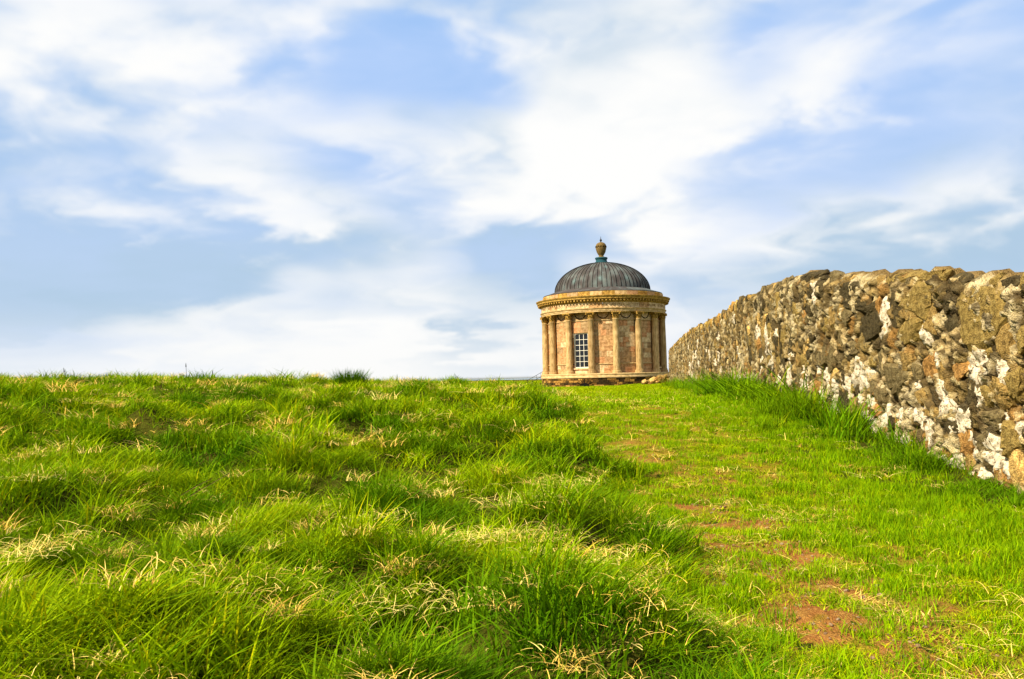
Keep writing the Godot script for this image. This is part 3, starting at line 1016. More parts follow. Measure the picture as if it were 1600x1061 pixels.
	for tier in 2:
		for k in 8:
			var a := TAU * (k + tier * 0.5) / 8.0
			var pr: Array = [[0.245, 4.38 + tier * 0.16], [0.27, 4.47 + tier * 0.17], [0.285, 4.56 + tier * 0.17], [0.345, 4.60 + tier * 0.17], [0.36, 4.57 + tier * 0.17]]
			for i in pr.size() - 1:
				var wa: float = [0.24, 0.26, 0.22, 0.15, 0.05][i]
				var wb: float = [0.24, 0.26, 0.22, 0.15, 0.05][i + 1]
				cap_quad(cap, cyl(a - wa, pr[i][0], pr[i][1]), cyl(a - wb, pr[i + 1][0], pr[i + 1][1]), cyl(a + wb, pr[i + 1][0], pr[i + 1][1]), cyl(a + wa, pr[i][0], pr[i][1]))
	var ab := begin()
	box(ab, Transform3D(), Vector3(-0.37, 4.832, -0.37), Vector3(0.37, 4.925, 0.37))
	for sx in [-1, 1]:
		for sz in [-1, 1]:
			box(ab, Transform3D(Basis(Vector3.UP, PI / 4), Vector3(sx * 0.28, 0, sz * 0.28)), Vector3(-0.07, 4.72, -0.07), Vector3(0.07, 4.83, 0.07))
	var cap_m := cap.commit()
	var ab_m := finish(ab)
	var col_mats: Array = []
	for c in [Color(0.80, 0.68, 0.47), Color(0.75, 0.63, 0.43), Color(0.84, 0.70, 0.49), Color(0.72, 0.60, 0.41)]:
		var cm2 := skin(mat(c, 0.95, 0.2), t_sand, t_sand_h, 0.4, 1.0)
		cm2.uv1_scale = Vector3(1.1, 0.22, 1.1)
		col_mats.append(cm2)
	for k in 16:
		var a := (k + 0.5) * bay
		var co := Node3D.new()
		co.name = "column"
		t.add_child(co, true)
		co.position = Vector3(5.07 * sin(a), b + 0.18, 5.07 * cos(a))
		co.rotation.y = a
		var cm: Material = col_mats[k % 4]
		obj("shaft", shaft, cm, co)
		obj("base", foot, cm, co)
		obj("capital", cap_m, weathered, co)
		obj("abacus", ab_m, weathered, co)
	# entablature
	obj("architrave", lathed([Vector2(4.6, b + 5.105), Vector2(5.30, b + 5.105), Vector2(5.30, b + 5.20), Vector2(5.33, b + 5.205), Vector2(5.33, b + 5.31), Vector2(5.37, b + 5.33), Vector2(5.40, b + 5.38), Vector2(5.40, b + 5.42), Vector2(5.2, b + 5.43)], 128), trim, t)
	for k in 32:
		var a := wrapf(k * TAU / 32.0, -PI, PI)
		obj("frieze_block", arc_mesh(5.0, 5.31, b + 5.43, b + 5.88, a + 0.0012, a + TAU / 32.0 - 0.0012, 4, 0.006), sand[[3, 6, 3, 0, 6, 3, 6, 0][k % 8]], t)
	obj("cornice", lathed([Vector2(5.30, b + 5.86), Vector2(5.36, b + 5.87), Vector2(5.40, b + 5.93), Vector2(5.41, b + 6.10), Vector2(5.64, b + 6.12), Vector2(5.66, b + 6.15), Vector2(5.66, b + 6.24), Vector2(5.70, b + 6.28), Vector2(5.75, b + 6.36), Vector2(5.75, b + 6.40), Vector2(5.20, b + 6.47), Vector2(4.5, b + 6.50)], 144), weathered, t)
	var dn := begin()
	for k in 120:
		var a := TAU * k / 120.0
		box(dn, Transform3D(Basis(Vector3.UP, a), Vector3.ZERO), Vector3(-0.065, b + 5.97, 5.38), Vector3(0.065, b + 6.115, 5.60))
	var dno := obj("dentils", finish(dn), weathered, t)
	dno.set_meta("kind", "stuff")
	for k in 32:
		var a := k * TAU / 32.0
		obj("parapet_block", arc_mesh(4.8, 5.16, b + 6.46, b + 6.78, a + 0.001, a + TAU / 32.0 - 0.001, 4, 0.012), [weathered, trim, sand[2], weathered, sand[5]][k % 5], t)
	# cut inscription on the frieze: one letter after another, worn
	var letters := begin(false)
	var said := "SVAVE  MARI  MAGNO  TVRBANTIBVS  AEQVORA  VENTIS  E  TERRA  MAGNVM  ALTERIVS  SPECTARE  LABOREM"
	var font := SystemFont.new()
	font.font_names = PackedStringArray(["Droid Serif"])
	var glyphs := {}
	for i in said.length():
		var ch := said[i]
		if ch == " ":
			continue
		if not glyphs.has(ch):
			var tm := TextMesh.new()
			tm.font = font
			tm.text = ch
			tm.font_size = 24
			tm.pixel_size = 0.0105
			tm.depth = 0.012
			tm.curve_step = 6.0
			glyphs[ch] = tm
		var a := -1.25 + i * 0.0335
		letters.append_from(glyphs[ch], 0, Transform3D(Basis(Vector3.UP, a), cyl(a, 5.314, b + 5.655)))
	obj("inscription", letters.commit(), mat(Color(0.50, 0.37, 0.22), 1.0, 0.1), t)
	# copper roof
	var patina := mat(Color.WHITE, 0.95, 0.08)
	patina.vertex_color_use_as_albedo = true
	patina.heightmap_enabled = true
	patina.heightmap_texture = t_sand_h
	patina.heightmap_scale = 0.6
	patina.uv1_triplanar = true
	patina.uv1_scale = Vector3.ONE * 0.8
	obj("roof_skirt", copper_shell([Vector2(5.02, b + 6.79), Vector2(5.10, b + 6.80), Vector2(5.11, b + 6.87), Vector2(4.9, b + 6.93), Vector2(4.45, b + 7.08), Vector2(4.10, b + 7.22)], 192, true), patina, t)
	var dome: Array = []
	for i in 25:
		var ph := (PI / 2) * i / 24.0
		dome.append(Vector2(maxf(4.10 * cos(ph), 0.02), b + 7.18 + 2.56 * pow(sin(ph), 1.0)))
	obj("dome", copper_shell(dome, 384, false), patina, t)
	var rb := begin(false)
	for k in 64:
		var a := TAU * k / 64.0
		var pts: Array = []
		for i in range(0, 22):
			pts.append(cyl(a, dome[i].x + 0.01, dome[i].y + 0.01))
		tube(rb, pts, 0.022, 6, 0.015)
	var rib_mat := mat(lin(0.13, 0.135, 0.115), 0.95, 0.08)
	var rbo := obj("roof_seams", rb.commit(), rib_mat, t)
	rbo.set_meta("kind", "stuff")
	var verd := mat(Color(0.15, 0.29, 0.31), 0.85, 0.2)
	obj("collar", lathed([Vector2(0.62, b + 9.66), Vector2(0.60, b + 9.78), Vector2(0.50, b + 9.82), Vector2(0.47, b + 9.98), Vector2(0.50, b + 10.06), Vector2(0.55, b + 10.10), Vector2(0.53, b + 10.20), Vector2(0.1, b + 10.22)], 40), verd, t)
	var ur := Node3D.new()
	ur.name = "urn"
	t.add_child(ur, true)
	obj("urn_body", lathed([Vector2(0.32, b + 10.20), Vector2(0.30, b + 10.26), Vector2(0.20, b + 10.30), Vector2(0.19, b + 10.36), Vector2(0.26, b + 10.46), Vector2(0.37, b + 10.66), Vector2(0.43, b + 10.88), Vector2(0.46, b + 11.02), Vector2(0.45, b + 11.06), Vector2(0.46, b + 11.20), Vector2(0.43, b + 11.32), Vector2(0.34, b + 11.44), Vector2(0.20, b + 11.52), Vector2(0.08, b + 11.56), Vector2(0.02, b + 11.57)], 36, true), skin(mat(Color(0.55, 0.49, 0.39), 0.95, 0.2), t_stone, t_stone_h, 1.1, 2.0), ur)
	var band := begin(false)
	for k in 12:
		var a := TAU * k / 12.0
		var pts: Array = []
		for q in 7:
			var f := q / 6.0
			pts.append(cyl(a + f * TAU / 12.0, 0.468, b + 11.20 - 0.12 * sin(PI * f)))
		tube(band, pts, 0.022, 6)
	obj("urn_garland", band.commit(), weathered, ur)
	obj("spike", lathed([Vector2(0.05, b + 11.55), Vector2(0.05, b + 11.62), Vector2(0.09, b + 11.66), Vector2(0.10, b + 11.72), Vector2(0.07, b + 11.80), Vector2(0.03, b + 11.84), Vector2(0.02, b + 11.95), Vector2(0.004, b + 12.08)], 16, true), mat(Color(0.13, 0.12, 0.11), 0.6, 0.4), ur)

func cap_quad(st: SurfaceTool, a: Vector3, b: Vector3, c: Vector3, d: Vector3) -> void:
	var n := (c - a).cross(b - a).normalized()
	if n.dot(Vector3(a.x, 0, a.z)) < 0.0 and n.y < 0.5:
		n = -n
	for v in [a, b, c, a, c, d]:
		st.set_normal(n)
		st.add_vertex(v)

func copper_shell(prof: Array, seg: int, rim: bool) -> ArrayMesh:
	var st := begin(false)
	var nn := noise(71, 1.2, 3)
	var fine := noise(72, 5.0, 3)
	for i in prof.size():
		for k in seg + 1:
			var a := TAU * k / seg
			var f := float(i) / (prof.size() - 1)
			# verdigris runs down the seams, the sheets between stay brown
			var streak := fine.get_noise_2d(cos(a) * 9.0 + 40.0, sin(a) * 9.0 + f * 0.35)
			var cloud := nn.get_noise_2d(a * 2.4, f * 3.0) + 0.25 * sin(a - 0.9)
			var v: float = clampf(0.22 + streak * 0.5 + cloud * 0.55 + (0.42 * sstep(0.62, 1.0, f) if not rim else -0.12 + 0.22 * sin(a)), 0.0, 1.0)
			for spot in [Vector3(0.12, 0.52, 0.03), Vector3(-0.03, 0.20, 0.03), Vector3(-0.62, 0.17, 0.04), Vector3(0.55, 0.2, 0.05)]:
				if not rim:
					v += 0.8 * exp(-(pow((wrapf(a, -PI, PI) - spot.x) / 0.045, 2.0) + pow((f - spot.y) / 0.06, 2.0)))
			var c := Color(0.062, 0.052, 0.047).lerp(Color(0.105, 0.082, 0.070), clampf(0.5 + cloud, 0.0, 1.0)).lerp(Color(0.20, 0.31, 0.28), clampf(v, 0.0, 1.0) * 0.55)
			st.set_color(c)
			st.add_vertex(cyl(a, prof[i].x, prof[i].y))
	for i in prof.size() - 1:
		for k in seg:
			var a := i * (seg + 1) + k
			var b := a + seg + 1
			for v in [a, b, b + 1, a, b + 1, a + 1]:
				st.add_index(v)
	return finish(st)

# ---------------------------------------------------------------- small works near the temple
func build_handrail() -> void:
	var gx := 1.2
	var gd := 70.2
	var h := thing("handrail", "thin grey metal handrail rising along steps at the left foot of the temple", "handrail", Vector3(gx, ground_h(gx, gd), -gd))
	var metal := mat(Color(0.50, 0.56, 0.66), 0.45, 0.5)
	metal.metallic = 0.4
	var y0 := 1.25 - 0.30 - h.position.y
	for k in 2:
		var st := begin(false)
		tube(st, [Vector3(0, y0 + 0.0 - k * 0.35, -k * 0.0), Vector3(0.8, y0 + 0.42 - k * 0.35, 0), Vector3(1.75, y0 + 0.95 - k * 0.35, 0)], 0.016, 8)
		obj("rail", st.commit(), metal, h)
	for k in 5:
		var x := 0.1 + k * 0.38
		var st := begin(false)
		var top := y0 + x / 1.75 * 0.95
		tube(st, [Vector3(x, top - 1.0, 0), Vector3(x, top, 0)], 0.012, 5)
		obj("post", st.commit(), metal, h)
	var steps := thing("stone_steps", "low stone steps climbing to the temple beside the thin handrail", "steps", Vector3(2.0, 0.1, -71.0))
	for k in 4:
		var bx := begin()
		box(bx, Transform3D(), Vector3(-0.9 + k * 0.42, -0.2, -0.7), Vector3(1.0, 0.12 + k * 0.16, 0.55))
		obj("step", finish(bx), skin(mat(Color(0.62, 0.52, 0.36), 0.95, 0.2), t_stone, t_stone_h, 1.0, 1.2), steps)

func build_low_wall() -> void:
	var w := thing("low_rubble_wall", "low broken rubble wall running in front of the temple's plinth", "low wall", Vector3(10.6, 0.5, -57.3))
	var r := RandomNumberGenerator.new()
	r.seed = 12
	var n := 0
	for i in 60:
		var f := r.randf()
		var x := lerpf(1.0, -1.3, f)
		var top := lerpf(0.62, 0.22, f)
		var sc := r.randf_range(0.13, 0.26)
		var o := obj("stone", rocks[i % rocks.size()], stone_mats[[1, 2, 3, 4, 5, 5, 2][i % 7]], w)
		var gy := ground_h(10.6 + x, 57.3) - 0.5
		o.transform = Transform3D(Basis(Vector3(r.randf(), r.randf(), 0.3).normalized(), r.randf() * 1.0) * Basis.from_scale(Vector3(sc * 1.1, sc * 0.8, sc)), Vector3(x, gy + r.randf_range(0.0, top), r.randf_range(-0.25, 0.25)))
		n += 1

# ---------------------------------------------------------------- grass
func blade(st: SurfaceTool, root: Vector3, dir: Vector2, h: float, lean: float, droop: float, width: float, c: Color, seg := 3, up_normals := 0.0) -> void:
	var side := Vector3(-dir.y, 0, dir.x)
	var face := rng.randf_range(-0.9, 0.9)
	side = side.rotated(Vector3.UP, face)
	var prev_l := Vector3.ZERO
	var prev_r := Vector3.ZERO
	var d3 := Vector3(dir.x, 0, dir.y)
	for k in seg + 1:
		var f := float(k) / seg
		var p := root + Vector3.UP * (h * (f - droop * f * f)) + d3 * (h * lean * (f * f + 0.2 * f))
		var w := width * (1.0 - pow(f, 1.6)) * (0.75 + 0.5 * f)
		var l := p - side * w
		var q := p + side * w
		if k > 0:
			var n := (q - prev_l).cross(l - prev_l)
			if n.length_squared() < 1e-14:
				n = (prev_r - prev_l).cross(l - prev_l)
			n = n.normalized()
			if up_normals > 0.0:
				if n.y < 0.0: n = -n
				n = n.lerp(Vector3.UP, up_normals).normalized()
			st.set_normal(n)
			st.set_color(c)
			if k < seg:
				for v in [prev_l, l, q, prev_l, q, prev_r]:
					st.add_vertex(v)
			else:
				for v in [prev_l, p, prev_r]:
					st.add_vertex(v)
		prev_l = l
		prev_r = q

func pick_green() -> Color:
	var x := rng.randf()
	if x < 0.50:
		return Color(0.36, 0.54, 0.10).lerp(Color(0.56, 0.68, 0.12), rng.randf())
	if x < 0.80:
		return Color(0.52, 0.70, 0.12).lerp(Color(0.78, 0.86, 0.14), rng.randf())
	if x < 0.92:
		return Color(0.26, 0.45, 0.10)
	return Color(0.95, 0.84, 0.26) * rng.randf_range(0.75, 1.0)

func tall_clump(n: int, radius: float, width: float, seg: int, comb: Vector2, usual: float) -> ArrayMesh:
	var st := begin(false)
	for i in n:
		var a := rng.randf() * TAU
		var rr := radius * sqrt(rng.randf())
		var root := Vector3(cos(a) * rr, -0.08, sin(a) * rr)
		var dir := (Vector2.from_angle(rng.randf() * TAU) * 0.75 + comb).normalized()
		blade(st, root, dir, rng.randf_range(0.55, 1.08), rng.randf_range(0.15, 1.15) * usual, rng.randf_range(0.0, 0.30), width * rng.randf_range(0.6, 1.25), pick_green(), seg)
	return st.commit()

func scatter(called: String, m: Mesh, material: Material, list: Array, parent: Node3D) -> void:
	var mm := MultiMesh.new()
	mm.transform_format = MultiMesh.TRANSFORM_3D
	mm.use_colors = true
	mm.mesh = m
	mm.instance_count = list.size()
	for i in list.size():
		mm.set_instance_transform(i, list[i][0])
		mm.set_instance_color(i, list[i][1])
	var o := MultiMeshInstance3D.new()
	o.name = called
	o.multimesh = mm
	o.material_override = material
	o.set_meta("kind", "stuff")
	parent.add_child(o, true)

func stuff(called: String, label: String, category: String) -> Node3D:
	var o := thing(called, label, category)
	o.set_meta("kind", "stuff")
	return o

var leaf_mat: StandardMaterial3D
var straw_mat: StandardMaterial3D

func build_grass() -> void:
	leaf_mat = mat(lin(0.40, 0.47, 0.008), 0.75, 0.12)
	leaf_mat.vertex_color_use_as_albedo = true
	leaf_mat.backlight_enabled = true
	leaf_mat.backlight = Color(0.75, 0.75, 0.75)
	straw_mat = mat(lin(0.92, 0.72, 0.22), 0.8, 0.15)
	straw_mat.vertex_color_use_as_albedo = true
	straw_mat.backlight_enabled = true
	straw_mat.backlight = Color(0.4, 0.4, 0.4)
	rng.seed = 2024
	var comb := Vector2(0.16, -0.05)
	var near_kinds: Array = []
	for i in 5: near_kinds.append(tall_clump(20, 0.10, 0.0050, 4, comb, 0.26))
	var mid_kinds: Array = []
	for i in 4: mid_kinds.append(tall_clump(24, 0.17, 0.0080, 3, comb, 0.26))
	var far_kinds: Array = []
	for i in 3: far_kinds.append(tall_clump(28, 0.34, 0.015, 2, comb, 0.25))
	var turf_kinds: Array = []
	for i in 4: turf_kinds.append(tall_clump(26, 0.10, 0.0036, 3, Vector2(0.2, 0.1), 0.07))
	var turf_far: Array = []
	for i in 3: turf_far.append(tall_clump(36, 0.26, 0.010, 2, Vector2(0.2, 0.1), 0.08))
	var long: Array = [[], [], [], [], []]
	var mid: Array = [[], [], [], []]
	var far: Array = [[], [], []]
	var turf: Array = [[], [], [], []]
	var turf2: Array = [[], [], []]
	var foot: Array = [[], [], [], [], []]
	# bands of distance: nearer bands are filled with more and finer clumps
	var bands := [[2.2, 5.0, 230.0], [5.0, 8.0, 180.0], [8.0, 13.0, 110.0], [13.0, 20.0, 46.0], [20.0, 32.0, 22.0], [32.0, 60.0, 8.5], [60.0, 96.0, 4.0]]
	for bnd in bands:
		var d0: float = bnd[0]
		var d1: float = bnd[1]
		var xl := -(0.68 * d1 + 1.8)
		var xr := minf(0.68 * d1 + 1.8, 16.0)
		var count := int((xr - xl) * (d1 - d0) * bnd[2])
		for i in count:
			var x := rng.randf_range(xl, xr)
			var d := rng.randf_range(d0, d1)
			if absf(x) > 0.68 * d + 1.8:
				continue
			var wx := wall_x(d) - 0.05
			if x > wx:
				continue
			if d > 60.0 and Vector2(x - 7.9, d - FORWARD_SIGHT).length() < 5.35:
				continue
			var to_wall := wx - x
			var bx := x - bank_x(d)
			var wob := nz_b.get_noise_2d(x * 0.8, d * 0.8)
			var tone := nz_a.get_noise_2d(x * 0.9 + 11.0, d * 0.9)
			var y := ground_h(x, d)
			var yaw := rng.randf_range(-1.3, 1.3)
			var bright := rng.randf_range(0.80, 1.2)
			var tint := Color(1, 1, 1).lerp(Color(1.35, 1.15, 0.8), clampf(0.15 + tone * 1.8, 0.0, 1.0)).lerp(Color(0.42, 0.62, 0.9), clampf(-tone * 2.4, 0.0, 0.9))
			tint *= bright
			tint.a = 1.0
			var clump := nz_c.get_noise_2d(d * 0.55 + 400.0, x * 0.3)
			var strip := sstep(1.0, 0.2, to_wall + wob * 0.3 - clump * 0.7)
			if strip > 0.05 and d < 45.0 and rng.randf() < 0.35 + strip:
				var hh := (0.12 + 0.30 * strip) * rng.randf_range(0.5, 1.25) * clampf(0.62 + clump * 2.6, 0.22, 1.9) * lerpf(0.28, 1.0, sstep(7.5, 10.5, d))
				var sc := 1.0 if d < 12.0 else 1.8
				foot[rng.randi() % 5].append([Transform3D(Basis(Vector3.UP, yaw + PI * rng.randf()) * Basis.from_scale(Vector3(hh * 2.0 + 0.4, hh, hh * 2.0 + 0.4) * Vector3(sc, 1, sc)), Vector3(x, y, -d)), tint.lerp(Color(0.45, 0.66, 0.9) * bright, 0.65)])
				continue
			var trodden := bx > 0.0 + wob * 0.25
			var lawn := sstep(26.0, 44.0, d) > rng.randf()
			if trodden or lawn:
				var bare := soil_at(x, d)
				if bare > 0.42 and rng.randf() < 0.45 + 0.5 * bare:
					continue
				var worn := sstep(1.6, 0.2, absf(x - 1.9)) if d < 30.0 else 0.35
				if worn * (0.05 + 0.6 * nz_c.get_noise_2d(x * 1.3, d * 1.3)) > rng.randf() * 0.9 and d < 14.0:
					continue
				var lush := clampf(0.45 + nz_c.get_noise_2d(x * 1.5 - 30.0, d * 1.5) * 1.7 + 0.30 * sstep(2.4, 3.2, x), 0.0, 1.0)
				var hh := lerpf(0.035, 0.135, lush * lush * (1.0 - worn * 0.4)) * rng.randf_range(0.7, 1.3)
				var yt := Color(1.65, 1.30, 0.7).lerp(Color(0.85, 1.0, 0.8), lush * 0.9) * bright
				yt = yt.lerp(Color(1.7, 1.30, 0.7), 0.6 * sstep(12.0, 30.0, d))
				yt.a = 1.0
				if d < 13.0:
					var sp := rng.randf_range(0.8, 1.2)
					for twice in 2:
						var ox := rng.randf_range(-0.05, 0.05) * twice
						turf[rng.randi() % 4].append([Transform3D(Basis(Vector3.UP, rng.randf() * TAU) * Basis.from_scale(Vector3(sp, hh, sp)), Vector3(x + ox, y, -d + ox)), yt])
				else:
					var sp := 1.0 if d < 32.0 else 1.9
					turf2[rng.randi() % 3].append([Transform3D(Basis(Vector3.UP, rng.randf() * TAU) * Basis.from_scale(Vector3(sp, hh * (1.0 if d < 32.0 else 1.25), sp)), Vector3(x, y, -d)), yt])
				continue
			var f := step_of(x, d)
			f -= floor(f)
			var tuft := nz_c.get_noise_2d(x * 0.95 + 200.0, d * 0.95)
			var lum := lump(x, d)
			if lum < 0.35 and d < 20.0 and rng.randf() < 0.42:
				continue
			var hh := (0.13 + 0.08 * clampf(0.5 + wob, 0.0, 1.0) + 0.04 * sstep(0.5, 0.1, absf(f - 0.3))) * rng.randf_range(0.7, 1.25) * clampf(1.0 + 1.3 * tuft, 0.5, 1.6) * 0.75 * (0.62 + 0.62 * lum)
			# shade bands put into the colour: darker green on step faces, yellower on treads
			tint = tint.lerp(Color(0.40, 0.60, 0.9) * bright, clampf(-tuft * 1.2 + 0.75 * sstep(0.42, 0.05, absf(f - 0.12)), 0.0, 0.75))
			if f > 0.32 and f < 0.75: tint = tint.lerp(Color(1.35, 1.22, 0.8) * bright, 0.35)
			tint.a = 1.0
			# the wind combs the blades one way, and they lie over the lip of each step
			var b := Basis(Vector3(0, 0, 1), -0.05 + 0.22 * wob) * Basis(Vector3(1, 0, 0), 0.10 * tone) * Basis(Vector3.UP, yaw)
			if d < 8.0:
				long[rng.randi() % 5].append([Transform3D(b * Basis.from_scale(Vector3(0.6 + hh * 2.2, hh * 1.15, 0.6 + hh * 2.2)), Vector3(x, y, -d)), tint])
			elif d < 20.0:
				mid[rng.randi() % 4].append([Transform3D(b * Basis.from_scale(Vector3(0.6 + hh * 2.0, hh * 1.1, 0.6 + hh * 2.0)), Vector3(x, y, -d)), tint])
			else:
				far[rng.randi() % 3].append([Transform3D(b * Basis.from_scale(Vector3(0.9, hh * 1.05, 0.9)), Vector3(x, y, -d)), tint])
	var g1 := stuff("long_grass", "long wind combed green grass covering the hummocky slope left of the path", "grass")
	for i in 5: scatter("grass_blades", near_kinds[i], leaf_mat, long[i], g1)
	for i in 4: scatter("grass_blades", mid_kinds[i], leaf_mat, mid[i], g1)
	for i in 3: scatter("grass_blades", far_kinds[i], leaf_mat, far[i], g1)
	var g2 := stuff("short_grass", "short trodden yellow green turf along the path and before the temple", "grass")
	for i in 4: scatter("turf_blades", turf_kinds[i], leaf_mat, turf[i], g2)
	for i in 3: scatter("turf_blades", turf_far[i], leaf_mat, turf2[i], g2)
	var g3 := stuff("wall_foot_grass", "strip of lush uncut grass growing against the foot of the rubble wall", "grass")
	for i in 5: scatter("grass_blades", near_kinds[i], leaf_mat, foot[i], g3)
	# dead stalks lying about
	var wisps: Array = []
	for k in 4:
		var st := begin(false)
		for i in 9:
			straw(st, Vector3(rng.randfn(0, 0.07), 0.0, rng.randfn(0, 0.07)), rng.randf_range(0.04, 0.16), 0.0017, rng.randf() < 0.7)
		wisps.append(st.commit())
	var dry: Array = [[], [], [], []]
	for i in 4500:
		var d := 2.6 + 26.0 * pow(rng.randf(), 1.7)
		var x := rng.randf_range(-(0.68 * d + 1.5), minf(0.68 * d + 1.5, wall_x(d) - 0.4))
		var patch := nz_c.get_noise_2d(x * 0.42 + 60.0, d * 0.42) + 0.5 * nz_a.get_noise_2d(x - 9.0, d)
		var on_path := x > 0.9
		if patch < (0.17 if not on_path else 0.05) + rng.randf() * 0.22:
			continue
		var lift := 0.03 if on_path else rng.randf_range(0.10, 0.20)
		var sc := rng.randf_range(0.7, 1.3) * (1.0 if d < 9.0 else 1.5)
		var tn := Color(1, 1, 1).lerp(Color(0.85, 0.68, 0.4), rng.randf())
		dry[rng.randi() % 4].append([Transform3D(Basis(Vector3.UP, rng.randf() * TAU) * Basis.from_scale(Vector3.ONE * sc), Vector3(x, ground_h(x, d) + lift, -d)), tn])
	var dry_kinds: Array = []
	for k in 3:
		var st := begin(false)
		for i in 34:
			var a := rng.randf() * TAU
			var rr := 0.11 * sqrt(rng.randf())
			blade(st, Vector3(cos(a) * rr, 0.0, sin(a) * rr), Vector2.from_angle(rng.randf() * TAU), rng.randf_range(0.05, 0.13), rng.randf_range(0.4, 1.8), rng.randf_range(0.2, 0.7), 0.0034, Color(1, 1, 1).lerp(Color(0.75, 0.62, 0.34), rng.randf()), 3)
		dry_kinds.append(st.commit())
	var tufts: Array = [[], [], []]
	for i in 5200:
		var d := 2.8 + 27.0 * pow(rng.randf(), 1.5)
		var x := rng.randf_range(-(0.68 * d + 1.5), minf(0.68 * d + 1.5, wall_x(d) - 0.5))
		var n := nz_c.get_noise_2d(x * 0.8 + 300.0, d * 1.1)
		var f := step_of(x, d)
		f -= floor(f)
		if x < bank_x(d):
			if n + 0.16 * sstep(0.2, 0.0, absf(f - 0.36)) < 0.24 + 0.12 * rng.randf() or lump(x, d) < 0.4:
				continue
		elif n < 0.18 + 0.2 * rng.randf():
			continue
		var sc := rng.randf_range(0.6, 1.15) * (1.0 if d < 8.0 else 1.5)
		tufts[rng.randi() % 3].append([Transform3D(Basis(Vector3.UP, rng.randf() * TAU) * Basis.from_scale(Vector3(sc, sc * (1.0 if x < bank_x(d) else 0.4), sc)), Vector3(x, ground_h(x, d) + (0.10 if x < bank_x(d) else 0.005), -d)), Color(1, 1, 1).lerp(Color(0.9, 0.75, 0.5), rng.randf())])
	var g4 := stuff("dry_grass", "pale dead grass stalks strewn through the green turf", "dry grass")
	for i in 4: scatter("dead_stalks", wisps[i], straw_mat, dry[i], g4)
	for i in 3: scatter("dead_tufts", dry_kinds[i], straw_mat, tufts[i], g4)

func build_pebbles() -> void:
	var r := RandomNumberGenerator.new()
	r.seed = 88
	var bits: Array = []
	for i in 9000:
		var x := r.randf_range(0.8, 3.4)
		var d := r.randf_range(3.4, 12.0)
		if soil_at(x, d) < 0.4 or bits.size() > 900:
			continue
		var sc := 0.003 + 0.011 * pow(r.randf(), 3.0)
		bits.append([Transform3D(Basis(Vector3.UP, r.randf() * TAU) * Basis.from_scale(Vector3(sc * 1.2, sc * 0.7, sc)), Vector3(x, ground_h(x, d) + 0.006 + sc * 0.2, -d)), Color(0.20, 0.10, 0.045).lerp(Color(0.27, 0.18, 0.10), r.randf())])
	var pm := mat(Color.WHITE, 0.95, 0.2)
	pm.vertex_color_use_as_albedo = true
	var g := stuff("pebbles", "small clods and pebbles lying on the bare earth of the path", "pebbles")
	scatter("pebble_bits", rock(55, 2), pm, bits, g)

func straw(st: SurfaceTool, root: Vector3, length: float, width: float, flat: bool) -> void:
	var a := rng.randf() * TAU
	var d := Vector3(cos(a), 0, sin(a))
	var bend := rng.randf_range(-0.8, 0.8)
	var rise := rng.randf_range(0.0, 0.35) if flat else rng.randf_range(0.7, 1.5)
	var c := Color(1, 1, 1).lerp(Color(0.9, 0.78, 0.5), rng.randf())
	var p := root
	var seg := 5
	var pl := Vector3.ZERO
	var pr := Vector3.ZERO
	for k in seg + 1:
		var f := float(k) / seg
		var side := Vector3(-d.z, 0.3, d.x).normalized() * width * (1.0 - 0.7 * f)
		var l := p - side
		var r := p + side
		if k > 0:
			var n := (r - pl).cross(l - pl).normalized()
			st.set_normal(n)
			st.set_color(c)
			for v in [pl, l, r, pl, r, pr]:
				st.add_vertex(v)
		pl = l
		pr = r
		d = d.rotated(Vector3.UP, bend / seg)
		p += (d + Vector3.UP * rise) .normalized() * length / seg
		rise -= (0.5 if flat else 2.4) / seg

